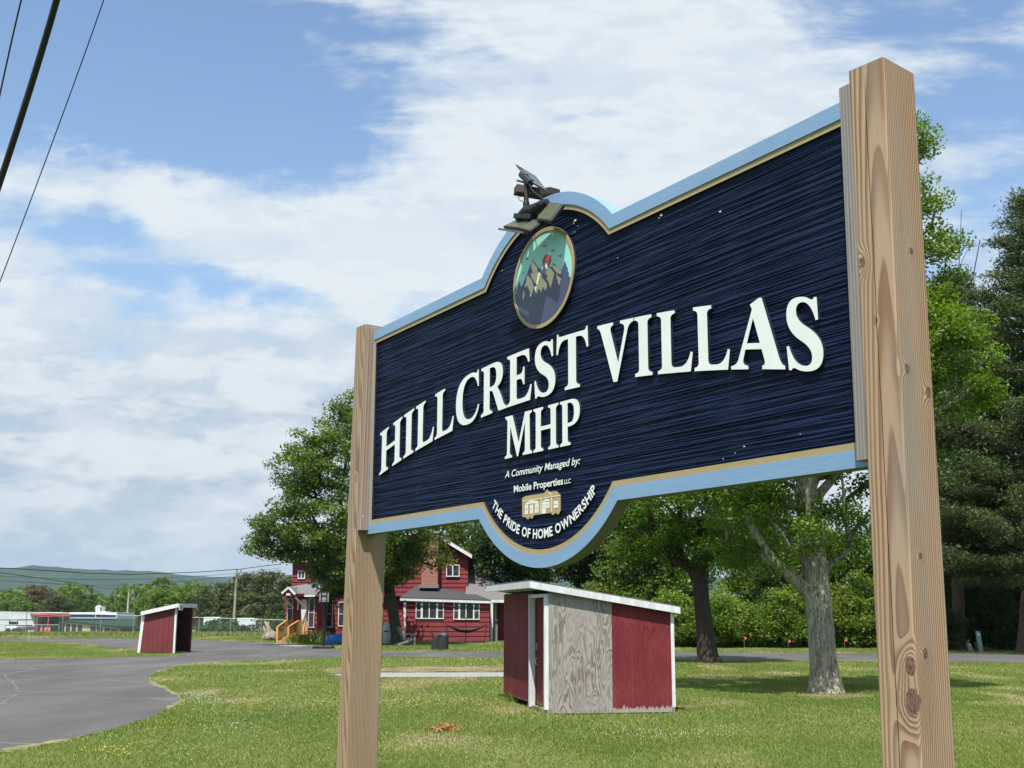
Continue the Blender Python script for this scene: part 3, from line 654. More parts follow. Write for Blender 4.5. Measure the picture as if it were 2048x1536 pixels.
def arc_text(s, R, zc, xc, hcap, a0, a1, yf, depth, m):
    gl = []; cur = 0.; cap = .729
    for ch in s:
        if ch == ' ': cur += .30; continue
        vs, fs = text_geo(ch, .028); xs = [v[0] for v in vs]; a, b = min(xs), max(xs)
        gl.append((cur, b - a, [(x - a, y, z) for x, y, z in vs], fs)); cur += (b - a) + (.03 if ch == 'R' else .11)
    tot = cur - .11; mb = MB(); k = hcap / cap; kx = R * (a1 - a0) / tot
    for c, wd, vs, fs in gl:
        mid = a0 + (a1 - a0) * (c + wd / 2) / tot         # angle from straight down
        out = []
        for x, y, z in vs:
            lx = (x - wd / 2) * kx; lr = R - y * k
            u, v = refit(xc + lr * math.sin(mid) + lx * math.cos(mid), zc - lr * math.cos(mid) + lx * math.sin(mid), -.006, yf); out.append((u, yf + depth / 2 - z / .1 * depth / 2, v))
        mb.add(out, fs)
    return edge_dark(mb.build('lettering', m, SIGN, local=True))
arc_text('THE PRIDE OF HOME OWNERSHIP', .398, .603 + CAMZ, .004, .0265, -rad(43.6), rad(43.4), .004, .008, WL2)

# ---- round mountain emblem
EC = (.006, .955 + CAMZ); EA, EB = .165, .1475
ell = lambda a, b, n=64: [(EC[0] + a * math.cos(2 * math.pi * i / n), EC[1] + b * math.sin(2 * math.pi * i / n)) for i in range(n)]
AQUA = mat('emblem_sky', (.30, .66, .60), .4); SLATE = mat('emblem_slate', (.047, .058, .115), .4); SAND = mat('emblem_sand', (.70, .62, .38), .4); SUNR = mat('emblem_sun', (.36, .065, .05), .45)
emb = edge_dark(plate('emblem', [ell(EA, EB)], .0018, .010, AQUA))
plate('rim', [ell(EA + .0004, EB + .0004), ell(EA - .0105, EB - .0105)], -.0006, .003, GOLD, emb)
def ep(x, y): a = sg(1020 + x / 6.979, 440 + y / 6.979, .001); return a
def eplate(name, pts, yf, m): return plate(name, [[ep(*p) for p in pts]], yf, .001, m, emb)
s0 = ep(510, 575); eplate('sun_disc', [(575 + 0 * i, 0) for i in ()] or [(510 + 62 * math.cos(i * .3927), 572 + 96 * math.sin(i * .3927) - 26 * math.cos(i * .3927)) for i in range(16)], -.0003 + .0015, SUNR)
land = [(78, 1112), (95, 1000), (80, 985), (105, 955), (100, 930), (118, 905), (125, 860), (140, 900), (155, 940), (185, 880), (240, 740), (300, 590), (315, 540), (330, 575), (385, 655), (450, 700), (470, 630), (485, 575), (510, 620), (570, 665), (590, 640), (605, 600), (640, 645), (720, 710),
        (735, 660), (750, 620), (762, 570), (780, 610), (790, 650), (808, 680), (800, 700), (822, 745), (812, 770), (826, 800), (815, 900), (780, 1040), (700, 1190), (600, 1320), (480, 1410), (380, 1445), (290, 1430), (200, 1370), (130, 1270), (95, 1180)]
land = [(465 + (x - 465) * 1.045, 800 + (y - 800) * 1.035) if y > 1060 or (x > 800 and y > 780) else (x, y) for x, y in land]
eplate('mountain_silhouette', land, .0009, SLATE)
for pts in ([(315, 555), (340, 610), (385, 665), (385, 710), (450, 770), (445, 800), (520, 890), (515, 950), (490, 985), (480, 960), (460, 935), (440, 990), (428, 1010), (418, 975), (400, 950), (385, 1000), (370, 1035), (355, 1000), (335, 940), (385, 915), (330, 850), (300, 800), (290, 740), (325, 740), (300, 670), (302, 620)],
            [(245, 765), (300, 830), (325, 900), (335, 930), (300, 1060), (285, 1080), (275, 1050), (285, 1010), (262, 960), (235, 900), (225, 945), (205, 920), (228, 870), (232, 810)],
            [(495, 600), (530, 650), (580, 690), (620, 745), (600, 830), (580, 900), (570, 945), (555, 910), (535, 850), (505, 810), (528, 800), (500, 720), (520, 715), (492, 650)],
            [(605, 625), (660, 665), (722, 715), (715, 760), (660, 740), (620, 690), (595, 660)],
            [(645, 745), (680, 790), (718, 820), (705, 850), (700, 895), (685, 905), (670, 870), (675, 850), (650, 810), (655, 790)],
            [(195, 980), (205, 1020), (200, 1060), (190, 1115), (182, 1110), (180, 1060), (188, 1020)]):
    eplate('snow_face', pts, .0004, SAND)
for (bx, by, s) in ((475, 358, 1.), (595, 425, .8), (700, 500, .85), (235, 540, .7), (183, 737, .4)):
    eplate('bird', [(bx - 34 * s, by + 4 * s), (bx - 12 * s, by - 8 * s), (bx + 3 * s, by + 2 * s), (bx + 30 * s, by - 22 * s), (bx + 12 * s, by + 8 * s), (bx + 8 * s, by + 22 * s), (bx - 4 * s, by + 10 * s)], -.0009 + .0015, SLATE)

# ---- little house logo
def lp(x, y): return sg(1020 + x / 13.96, 940 + y / 13.96, .004)
LG = mat('logo_gold', (.40, .30, .155), .5); LC = mat('logo_cream', (.78, .72, .50), .5); LWH = mat('logo_white', (.72, .78, .74), .5)
def arcp(cx, cy, rx, ry, a0, a1, n=7): return [(cx + rx * math.cos(a0 + (a1 - a0) * i / n), cy + ry * math.sin(a0 + (a1 - a0) * i / n)) for i in range(n + 1)]
house = [(345, 1310), (335, 800), (345, 780), (420, 730), (960, 645), (1030, 535), (1100, 610), (1300, 585), (1410, 710), (1415, 1130), (1390, 1165)] + arcp(1335, 1185, 48, 52, .1, 2.9) + [(1270, 1195)] + arcp(1200, 1200, 48, 52, .1, 2.9) + [(1150, 1195), (660, 1262)] + arcp(605, 1290, 50, 66, .1, 2.9) + arcp(498, 1305, 50, 70, .1, 2.9)
lg = edge_dark(plate('house_logo', [[lp(*p) for p in house]], .004, .008, LG))
def ln(pts, wd=.0013):
    for i in range(len(pts) - 1):
        a = lp(*pts[i]); b = lp(*pts[i + 1]); dx, dz = b[0] - a[0], b[1] - a[1]; L = math.hypot(dx, dz); nx, nz = -dz / L * wd / 2, dx / L * wd / 2
        plate('logo_line', [[(a[0] + nx, a[1] + nz), (b[0] + nx, b[1] + nz), (b[0] - nx, b[1] - nz), (a[0] - nx, a[1] - nz)]], .0032, .001, LC, lg)
ln([(352, 880), (1400, 712)], .0018); ln([(870, 808), (865, 1205)], .002); ln([(1163, 762), (1158, 1165)], .002); ln([(893, 758), (960, 645)], .0008); ln([(1100, 615), (1155, 712)], .0008)
for r_ in ([(430, 975), (500, 965), (500, 1230), (418, 1240)], [(562, 975), (645, 962), (640, 1212), (560, 1222)], [(708, 950), (795, 938), (790, 1190), (700, 1200)], [(905, 905), (1000, 890), (995, 1212), (895, 1222)],
           [(1012, 895), (1100, 880), (1100, 1052), (1008, 1068)], [(1228, 872), (1337, 858), (1335, 1050), (1222, 1062)], [(428, 965), (470, 905), (560, 862), (660, 850), (750, 870), (795, 925)], [(925, 890), (960, 825), (1020, 800), (1080, 820), (1095, 862)]):
    lw_ = plate('logo_window', [[lp(*p) for p in r_]], .0034, .001, LWH, lg)
GRID = mat('logo_grid', (.10, .12, .10), .6)
def gl_(a, b, wd=.0006):
    a = lp(*a); b = lp(*b); dx, dz = b[0] - a[0], b[1] - a[1]; L = math.hypot(dx, dz); nx, nz = -dz / L * wd / 2, dx / L * wd / 2
    return [(a[0] + nx, a[1] + nz), (b[0] + nx, b[1] + nz), (b[0] - nx, b[1] - nz), (a[0] - nx, a[1] - nz)]
grid = [gl_((462, 985), (458, 1232)), gl_((425, 1105), (498, 1095)), gl_((602, 975), (598, 1212)), gl_((562, 1088), (642, 1078)), gl_((750, 950), (745, 1190)), gl_((705, 1068), (792, 1055)), gl_((900, 1060), (996, 1048)), gl_((898, 985), (998, 970)), gl_((1055, 888), (1052, 1058)), gl_((1010, 985), (1098, 972)), gl_((1280, 868), (1278, 1055)), gl_((1225, 965), (1335, 952)),
        gl_((610, 960), (520, 885)), gl_((610, 960), (610, 860)), gl_((610, 960), (710, 868)), gl_((1012, 880), (975, 820)), gl_((1012, 880), (1055, 812))]
for g_ in grid: plate('logo_grid', [g_], .0031, .0004, GRID, lg)
# chipped paint on the face, bare filler showing
CHIP = mat('bare_filler', (.62, .58, .40), .7)
def chip(px, py, s):
    a = sg(px, py, .0065); rr = random.Random(int(px * 7)); k = [(a[0] + s * rr.uniform(.5, 1) * math.cos(t), a[1] + s * .6 * rr.uniform(.4, 1) * math.sin(t)) for t in [i * .785 for i in range(8)]]
    plate('paint_chip', [k], .0066, .001, CHIP)
for c_ in ((1322, 430, .007), (1318, 436, .003), (1440, 423, .005), (1150, 441, .008), (1147, 447, .003), (1156, 452, .002), (1149, 464, .003), (1144, 467, .002), (1004, 541, .004), (1600, 868, .002), (1488, 893, .003), (1470, 906, .002), (1235, 516, .0025), (1446, 918, .002)): chip(*c_)

# ------------------------------------------------------------------ solar floodlight on top of the board
LAMP = empty('solar_floodlight', tuple(SW @ V3((-.12, -.05, 1.18 + CAMZ))), -YAW, label='black solar floodlight with tilted panel and three lamp heads clamped on top of the sign', cat='floodlight')
def lw(px, py, y): a = sg(px, py, y); return SW @ V3((a[0], y, a[1]))
def l8(x, y, yy): return lw(980 + x / 8.533, 310 + y / 8.533, yy * .52 - .006 if yy < 0 else yy)
def slab(pts, ys, ext_y, th, name, m, bevel=.002, **kw):   # quad through photo points at given depths, thickened
    P = [l8(a, b, c) for (a, b), c in zip(pts, ys)]
    nrm = (P[1] - P[0]).cross(P[3] - P[0]).normalized()
    mb = MB(); mb.prism(P, nrm * th); return mb.build(name, m, LAMP, bevel=bevel, **kw)
PANEL = mat('solar_cells', (.05, .065, .085), .28, c2=(.06, .075, .10), scale=30, spec=.7)
LENS = mat('yellowed_lens', (.085, .088, .045), .25, c2=(.06, .066, .036), scale=60, bump=.0008, bscale=400, spec=.6)
BRK = mat('dark_bracket_wood', (.055, .042, .035), .8, c2=(.09, .06, .045), scale=30)
yA, yB, yC, yD = -.030, -.075, -.040, .000
slab([(430, 145), (655, 435), (1000, 635), (785, 357)], [yA, yB, yC, yD], 0, -.004, 'panel_frame', BLACK)
slab([(452, 175), (655, 428), (980, 615), (778, 372)], [yA - .0008, yB - .001, yC - .001, yD - .0008], 0, .0006, 'solar_cells', PANEL, bevel=0)
mb = MB(); mb.bar(l8(430, 590, -.115), l8(1010, 690, .035), .034, .026); mb.build('mount_board', BRK, LAMP, bevel=.002)
mb = MB(); mb.bar(l8(960, 610, .01), l8(1120, 650, .075), .03, .02); mb.build('mount_board', BRK, LAMP, bevel=.002)
mb = MB(); mb.tube([l8(618, 330, -.066), l8(618, 600, -.066), l8(618, 920, -.07)], .0075, 14)
mb.tube([l8(618, 800, -.07), l8(618, 960, -.07)], .0098, 14); mb.tube([l8(540, 330, -.066), l8(700, 480, -.066)], .011, 10)
mb.bar(l8(480, 440, -.07), l8(700, 500, -.066), .012, .006); mb.build('stem', BLACK, LAMP, bevel=.001)
mb = MB(); mb.tube([l8(450, 1075, -.09), l8(620, 960, -.085), l8(760, 930, -.075), l8(980, 800, -.055)], [.007, .017, .018, .010], 12)
mb.bar(l8(470, 1050, -.09), l8(760, 1060, -.075), .03, .014); mb.build('hub', BLACK, LAMP)
def head(pts, ys, m_):
    P = [l8(a, b, c) for (a, b), c in zip(pts, ys)]; nrm = (P[1] - P[0]).cross(P[3] - P[0]).normalized()
    if nrm.dot(CAM - P[0]) > 0: nrm = -nrm
    mb = MB(); mb.prism(P, nrm * .012); o = mb.build('lamp_head', BLACK, LAMP, bevel=.003)
    c = sum(P, V3((0, 0, 0))) / len(P); Q = [c + (p - c) * .86 - nrm * .0012 for p in P]; mb = MB(); mb.prism(Q, nrm * .002); mb.build('lens', LENS, o)
head([(1015, 800), (1250, 830), (1030, 1130), (775, 1095)], [-.045, -.045, -.13, -.12], 0)
head([(215, 1215), (470, 1085), (700, 1105), (560, 1260)], [-.13, -.075, -.085, -.14], 0)
head([(480, 1250), (760, 1090), (915, 1125), (680, 1300)], [-.155, -.09, -.095, -.16], 0)
mb = MB(); mb.bar(l8(190, 1268, -.15), l8(620, 1330, -.165), .02, .006); mb.build('lamp_rim', LENS, LAMP)
mb = MB()
for pts in ([(660, 470, -.075), (720, 600, -.09), (840, 700, -.08), (950, 780, -.06)], [(555, 690, -.07), (480, 730, -.08), (500, 770, -.085), (560, 790, -.075)], [(750, 900, -.09), (790, 830, -.095), (850, 815, -.09), (880, 850, -.085), (840, 900, -.085)], [(510, 1030, -.1), (515, 940, -.1), (545, 960, -.1)]):
    P = [l8(*p) for p in pts]; Q = []
    for i in range(len(P) - 1): Q += [P[i].lerp(P[i + 1], t) for t in (0, .5)]
    Q.append(P[-1]); mb.tube(Q, .0011, 5)
mb.build('cable', WIRE, LAMP)

# ------------------------------------------------------------------ structures
def root_at(px, py, name, label, cat, Y=None, group=None):
    p = gp(px, py) if Y is None else at(px, py, Y); return empty(name, (p.x, p.y, p.z), 0, label, cat, group)
def fbox(mb, px0, px1, py0, py1, Y0, Y1):               # box whose front face covers that photo rectangle
    a = at((px0 + px1) / 2, py1, Y0); b = at((px0 + px1) / 2, py0, Y0); l = at(px0, (py0 + py1) / 2, Y0); r_ = at(px1, (py0 + py1) / 2, Y0)
    return mb.box(l.x, r_.x, Y0, Y1, a.z, b.z)
def fq(mb, pts, ext):
    return mb.prism([at(*p) for p in pts], ext)

# ---- wooden shed
C0 = gp(1098, 1430); CR = gp(1350, 1426.5)
ux = (CR - C0); WL = ux.length; ux.normalize(); uy = V3((-ux.y, ux.x, 0))
shed_rz = math.atan2(ux.y, ux.x)
WD = 3.72
SHED = empty('wooden_shed', tuple(C0), shed_rz, label='slant roofed wooden shed with a bare plywood panel and dark red sides on the lawn', cat='shed')
SM = WORLD[SHED.name]
def topz(px, py, base): d = ray(px, py); return CAMZ + d.z / d.y * base.y
hF = topz(1097, 1180, C0); hB = topz(1346, 1226, CR)
zT0 = at(1060, 1160.5, C0.y - .1).z; zT1 = at(1362, 1212.6, CR.y).z
def rz_(x): return zT0 + (zT1 - zT0) * (x + .34) / (WL + .44) - .10
# plywood and red wall panels, long side (local x along it, y away)
PLY = bpy.data.materials.new('weathered_plywood')
def plymat(m, ca, cb, red=False):
    m.use_nodes = True; t = m.node_tree; t.nodes.clear(); n = N(t)
    tc = n.new('ShaderNodeTexCoord').outputs['Object']; v = n.mapv(tc, sc=(1, 1, .22))
    a = n.noise(v, 3.2, 3, .5, .4); w_ = n.m('FRACT', n.m('MULTIPLY', n.m('ADD', a, n.m('MULTIPLY', n.noise(n.mapv(tc, sc=(1, 1, .35)), 9, 2, .5), .12)), 19))
    ln_ = n.ramp(w_, [(0, (0, 0, 0)), (.35, (.1, .1, .1)), (.6, (1, 1, 1)), (.85, (.9, .9, .9)), (1, (0, 0, 0))])
    f = n.m('MULTIPLY', ln_, n.sstep(n.noise(v, 4, 3, .6), .3, .6, .35, 1.))
    fine = n.noise(n.mapv(tc, sc=(150, 150, 4)), 1, 3, .7)
    col = n.mix(f, c4(ca), c4(cb)); col = n.mix(n.sstep(fine, .4, .8, 0, .35), col, c4([c * .55 for c in ca]))
    gy = n.sstep(n.noise(tc, 1.6, 5, .65), .45, .7); col = n.mix(n.m('MULTIPLY', gy, .5), col, c4((.30, .295, .285) if not red else (.21, .045, .045)))
    p = n.new('ShaderNodeBsdfPrincipled'); p.inputs['Roughness'].default_value = .85 if not red else .7; p.inputs['Specular IOR Level'].default_value = .12
    if red:
        xx = n.new('ShaderNodeSeparateXYZ'); n.link(tc, xx.inputs[0]); fr_ = n.m('FRACT', n.m('MULTIPLY', n.m('ADD', xx.outputs[0], .11), 3.3)); sm = n.m('MULTIPLY', n.m('LESS_THAN', fr_, .03), n.sstep(n.noise(n.mapv(tc, sc=(1, 1, 2)), 3, 3, .6), .35, .6)); col = n.mix(n.m('MULTIPLY', sm, .55), col, c4((.27, .07, .075)))
        z = n.new('ShaderNodeSeparateXYZ'); n.link(tc, z.inputs[0])
        e = n.m('ADD', z.outputs[2], n.m('MULTIPLY', n.noise(n.mapv(tc, sc=(9, 9, 1)), 2, 5, .8), -.30)); col = n.mix(n.sstep(e, -.06, -.045, 1., 0.), col, c4((.30, .27, .24)))
        sc = n.sstep(n.noise(n.mapv(tc, sc=(7, 7, 1)), 3, 6, .8), .70, .74); col = n.mix(n.m('MULTIPLY', sc, .5), col, c4((.30, .12, .12)))
    n.link(col, p.inputs[0]); b = n.new('ShaderNodeBump'); b.inputs['Distance'].default_value = .002; n.link(n.m('ADD', f, fine), b.inputs['Height']); n.link(b.outputs[0], p.inputs['Normal'])
    o = n.new('ShaderNodeOutputMaterial'); n.link(p.outputs[0], o.inputs[0]); return m
plymat(PLY, (.33, .305, .275), (.145, .12, .10)); REDP = plymat(bpy.data.materials.new('red_plywood'), (.165, .028, .034), (.125, .020, .025), True)
xs = (gp(1225, 1428) - C0).dot(ux)
def wallp(x0, x1, y0, y1, z0=.02, zo=-.0):
    mb = MB(); return mb.hexa([(x0, y0, z0), (x1, y0, z0), (x1, y1, z0), (x0, y1, z0), (x0, y0, rz_(x0) + zo), (x1, y0, rz_(x1) + zo), (x1, y1, rz_(x1) + zo), (x0, y1, rz_(x0) + zo)])
wallp(0, xs, 0, .02).build('side_wall', PLY, SHED, local=True, label='bare weathered plywood half of the long side')
wallp(xs + .003, WL, .004, .024).build('side_wall', REDP, SHED, local=True, label='red painted half of the long side')
wallp(WL - .03, WL, .03, WD).build('back_wall', REDP, SHED, local=True); wallp(.03, WL - .03, WD - .02, WD).build('side_wall', REDP, SHED, local=True)
mb = MB(); random.seed(2)
for xx_ in (.03, xs * .5, xs - .03):
    for k in range(7):
        z_ = .12 + k * .27 + random.uniform(-.02, .02)
        if z_ < rz_(xx_) - .05: mb.tube([(xx_, .001, z_), (xx_, -.002, z_)], .006, 6)
mb.build('nail_heads', GALV, SHED, local=True)['kind'] = 'stuff'
# door side (local x = 0 face, runs along +y)
dy0, dy1 = .10, 1.08; hF = rz_(0); hB = rz_(WL)
mb = MB(); mb.hexa([(.0, dy1 + .06, .10), (.02, dy1 + .06, .10), (.02, WD, .10), (0, WD, .10), (0, dy1 + .06, hF - .02), (.02, dy1 + .06, hF - .02), (.02, WD, hF - .02), (0, WD, hF - .02)]); mb.build('front_wall', REDP, SHED, local=True)
dmb = MB(); dmb.box(.035, .055, dy0, dy1, .10, hF - .12); door = dmb.build('door', REDP, SHED, local=True)
mb = MB(); mb.box(.020, .034, dy1 - .10, dy1 - .04, .98, 1.10); mb.box(.018, .03, dy1 - .07, dy1 - .03, 1.0, 1.03); mb.build('hasp', GALV, door, local=True)
mb = MB(); mb.tube([(.03, dy1 - .12, .86), (.0, dy1 - .12, .84), (.0, dy1 - .12, .76), (.03, dy1 - .12, .74)], .007, 6); mb.build('handle', WHITE, door, local=True)
mb = MB(); mb.box(-.07, .03, .015, .075, .08, hF - .06); mb.box(-.085, .02, dy1, dy1 + .058, .05, hF - .06); mb.box(-.068, .03, .078, dy1 - .003, hF - .115, hF - .062); mb.build('door_frame', WHITE, SHED, local=True)
mb = MB(); mb.box(-.03, .03, 0.003, dy1 + .06, .0, .075); mb.build('sill', PLY, SHED, local=True)
mb = MB(); mb.box(WL - .045, WL + .012, -.014, -.001, .10, hB + .01); mb.box(WL + .0005, WL + .014, 0, .07, .10, hB + .01); mb.build('corner_trim', WHITE, SHED, local=True)
mb = MB(); mb.box(WL - .045, WL + .005, -.012, .0, .0, .098); mb.build('corner_post', PLY, SHED, local=True)
# roof: slab with white fascia
OV, OS, OB = .34, .10, .10
def rf(x, y, dz): return (x, y, rz_(x) + dz)
P8 = [(-OV, -OS), (WL + OB, -OS), (WL + OB, WD + OS), (-OV, WD + OS)]
mb = MB(); mb.hexa([rf(x, y, .085) for x, y in P8] + [rf(x, y, .105) for x, y in P8]); mb.build('roof', ROOFG, SHED, local=True)
mb = MB()
def fas(x0, y0, x1, y1, t=.02, lo=-.025, hi=.084):
    d = V3((x1 - x0, y1 - y0, 0)).normalized(); nn = V3((d.y, -d.x, 0)) * t
    mb.hexa([rf(x0 + nn.x, y0 + nn.y, lo), rf(x1 + nn.x, y1 + nn.y, lo), rf(x1, y1, lo), rf(x0, y0, lo), rf(x0 + nn.x, y0 + nn.y, hi), rf(x1 + nn.x, y1 + nn.y, hi), rf(x1, y1, hi), rf(x0, y0, hi)])
    for k in range(4, 8): pass
fas(-OV + .02, -OS + .02, WL + OB, -OS + .02); fas(-OV + .02, WD + OS, -OV + .02, -OS + .001)
fas(WL + OB - .02, WD + OS, WL + OB - .021, -OS + .021, -.02); mb.hexa([rf(-OV + .03, -OS + .03, .02), rf(WL + OB - .03, -OS + .03, .02), rf(WL + OB - .03, WD + OS - .02, .02), rf(-OV + .03, WD + OS - .02, .02), rf(-OV + .03, -OS + .03, .082), rf(WL + OB - .03, -OS + .03, .082), rf(WL + OB - .03, WD + OS - .02, .082), rf(-OV + .03, WD + OS - .02, .082)]); mb.build('fascia', WHITE, SHED, local=True, bevel=.003)

# ---- red shelter (open on its far right side)
A0 = gp(276, 1306.0); A1 = A0 + V3((math.cos(rad(9)), -math.sin(rad(9)), 0)) * 1.53
sx_ = (A1 - A0); SLn = sx_.length; sx_.normalize(); SH = empty('bus_shelter', tuple(A0), math.atan2(sx_.y, sx_.x), label='small open red wooden shelter with white trim beside the asphalt loop', cat='shelter')
h0 = topz(284, 1225, A0); h1 = topz(352, 1209, A1); SDp = 1.5
def rz2(x): return h0 + (h1 - h0) * x / SLn
mb = MB()
for i in range(6):
    a = .16 + (SLn - .24) * i / 6; b = .16 + (SLn - .24) * (i + 1) / 6 - .012
    mb.hexa([(a, 0, .03), (b, 0, .03), (b, .03, .03), (a, .03, .03), (a, 0, rz2(a) - .02), (b, 0, rz2(b) - .02), (b, .03, rz2(b) - .02), (a, .03, rz2(a) - .02)])
mb.box(.1, SLn - .09, .012, .028, .04, h0 - .1); mb.build('side_wall', RED, SH, local=True)
mb = MB(); mb.box(0, .04, .04, SDp, .0, h0 - .02); mb.hexa([(.05, SDp, .03), (SLn, SDp, .03), (SLn, SDp + .03, .03), (.05, SDp + .03, .03), (.05, SDp, rz2(.05)), (SLn, SDp, rz2(SLn)), (SLn, SDp + .03, rz2(SLn)), (.05, SDp + .03, rz2(.05))]); mb.build('rear_wall', RED, SH, local=True)
mb = MB(); mb.box(.042, .05, .35, .75, .95, 1.45); mb.box(.042, .05, .85, 1.25, .95, 1.6); mb.build('window', GREYP, SH, local=True)
mb = MB(); mb.box(.3, .6, .05, SDp - .01, .4, .45); mb.build('bench', RED, SH, local=True)
mb = MB(); mb.box(SLn - .06, SLn, SDp - .05, SDp + .02, 0, h1 - .03); mb.build('far_post', RED, SH, local=True)
LIN = mat('shelter_inner_shade', (.045, .012, .012), .9, c2=(.03, .01, .01), scale=4); mb = MB(); mb.box(.06, SLn - .08, SDp - .012, SDp - .002, .05, h0 - .05); mb.box(.055, .065, .05, SDp - .02, .05, h0 - .05); mb.build('shade_lining', LIN, SH, local=True)  # added lining, its dark colour stands in for the shade inside the shelter
mb = MB(); mb.hexa([(-.03, -.02, 0), (.09, -.02, 0), (.09, .05, 0), (-.03, .05, 0), (.08, -.02, h0), (.20, -.02, h0), (.20, .05, h0), (.08, .05, h0)]); mb.build('corner_post', WHITE, SH, local=True); mb = MB(); mb.box(SLn - .07, SLn + .01, -.02, .05, 0, h1 - .03); mb.build('corner_post', WHITE, SH, local=True)
mb = MB(); x0, x1 = .08, SLn + .10; mb.hexa([(x0, -.12, rz2(x0)), (x1, -.12, rz2(x1)), (x1, SDp + .15, rz2(x1)), (x0, SDp + .15, rz2(x0)), (x0, -.12, rz2(x0) + .03), (x1, -.12, rz2(x1) + .03), (x1, SDp + .15, rz2(x1) + .03), (x0, SDp + .15, rz2(x0) + .03)]); mb.build('roof', ROOFG, SH, local=True)
mb = MB(); mb.hexa([(x0, -.15, rz2(x0) - .13), (x1, -.15, rz2(x1) - .13), (x1, -.125, rz2(x1) - .13), (x0, -.125, rz2(x0) - .13), (x0, -.15, rz2(x0) + .02), (x1, -.15, rz2(x1) + .02), (x1, -.125, rz2(x1) + .02), (x0, -.125, rz2(x0) + .02)])
mb.box(x1 + .002, x1 + .025, -.13, SDp + .15, rz2(x1) - .14, rz2(x1) + .01); mb.build('fascia', WHITE, SH, local=True)
mb = MB(); mb.box(x1 + .03, x1 + .05, -.10, .22, rz2(x1) - .24, rz2(x1) - .02); pl_ = mb.build('number_plate', WHITE, SH, local=True)
mb = MB(); mb.box(x1 + .052, x1 + .056, .02, .10, rz2(x1) - .19, rz2(x1) - .07); mb.build('plate_mark', DARKG, pl_, local=True)

# ---- house
HO = root_at(840, 1283, 'red_house', 'two storey red clapboard house with grey roofs and a brick chimney', 'house')
HBY = 68.
def siding(mb, px0, px1, py0, py1, Y, poly=None, board=9.5, depth=.25):
    """clapboards: each board tilts out at its foot; optional sloping top given by poly(px)->py"""
    y = py1; t = .035
    while y > py0 + .5:
        yt = max(py0, y - board)
        segs = [(px0, px1)]
        if poly:
            k = 10; segs = [(px0 + (px1 - px0) * i / k, px0 + (px1 - px0) * (i + 1) / k) for i in range(k)]
        for a, b in segs:
            ta = yt; 
            if poly:
                lim = max(poly(a), poly(b)); ta = max(yt, lim)
                if ta >= y: continue
            A = at(a, y, Y); B = at(b, y, Y); Cc = at(b, ta, Y); D = at(a, ta, Y)
            A = V3((A.x, Y, A.z)); mb.hexa([(A.x, Y - t, A.z), (B.x, Y - t, A.z), (B.x, Y + depth, A.z), (A.x, Y + depth, A.z), (D.x, Y - .004, D.z), (B.x, Y - .004, D.z), (B.x, Y + depth, D.z), (A.x, Y + depth, D.z)])
        y -= board
    return mb
mb = MB(); siding(mb, 811, 979, 1200, 1281, HBY); mb.build('wall', REDH, HO, label='sunlit red clapboard wall of the front wing')
mb = MB(); fbox(mb, 812, 978, 1201, 1281, HBY + .26, HBY + 4); mb.build('wall', REDH, HO)
mb = MB(); fbox(mb, 811, 979, 1280.5, 1288, HBY + .03, HBY + 4); mb.build('foundation', CONC, HO)
rake = lambda x: 1056 + (abs(x - 846)) * .565
mb = MB(); siding(mb, 756, 936, 1050, 1192, HBY + 2.6, rake, board=8.8); mb.build('wall', REDH, HO, label='upper gable wall with one small window')
mb = MB(); a = [at(756, 1192, HBY + 2.9), at(936, 1192, HBY + 2.9), at(936, 1107.5, HBY + 2.9), at(846, 1057, HBY + 2.9), at(756, 1107.5, HBY + 2.9)]; mb.prism(a, (0, 8, 0)); mb.build('wall', REDH, HO)
# gable roof slabs + rake trim
mb = MB(); E = .25
for (pa, pb) in (((846, 1049), (944, 1108)), ((846, 1049), (748, 1108))):
    A = at(*pa, HBY + 2.2); B = at(*pb, HBY + 2.2); mb.prism([A, B, B - V3((0, 0, .12)), A - V3((0, 0, .12))], (0, 8.8, 0))
mb.build('roof', ROOFG, HO)
mb = MB()
for (pa, pb) in (((846, 1051), (944, 1110)), ((846, 1051), (748, 1110))):
    A = at(*pa, HBY + 2.1); B = at(*pb, HBY + 2.1); mb.prism([A, B, B - V3((0, 0, .20)), A - V3((0, 0, .20))], (0, .09, 0))
mb.build('rake_trim', WHITE, HO)
# big grey roof falling to the right
T1 = at(937.5, 1122, HBY + 5.5); E1 = at(930, 1199, HBY + 1.2); E2 = at(1024, 1199, HBY + 1.2); M1 = at(993, 1163, HBY + 3.4); E3 = V3((E2.x, HBY + 12, E2.z)); T2 = V3((T1.x, HBY + 10, T1.z))
mb = MB(); mb.add([T1, M1, E2, E1, E3, T2], [(0, 1, 2, 3), (0, 5, 4, 2, 1)]); TL_ = at(937.5, 1188, HBY + 1.9); mb.build('roof', ROOFG, HO)
mb = MB(); mb.bar(at(979, 1202.5, HBY + 1.0), at(1026, 1202.5, HBY + 1.0), .05, .16); mb.build('eave_trim', WHITE, HO)
mb = MB(); fbox(mb, 980, 1030, 1204, 1284, HBY + 3, HBY + 9); mb.build('wall', REDH, HO)
mb = MB(); fbox(mb, 981, 986, 1205, 1284, HBY + 1.0, HBY + 1.12); mb.build('porch_post', WHITE, HO)
mb = MB(); fbox(mb, 989, 993, 1207, 1240, HBY + 2.9, HBY + 2.98); mb.build('window', WHITE, HO); mb = MB(); fbox(mb, 988, 995, 1239, 1284, HBY + 1.6, HBY + 1.7); mb.build('porch_screen', GREYP, HO)
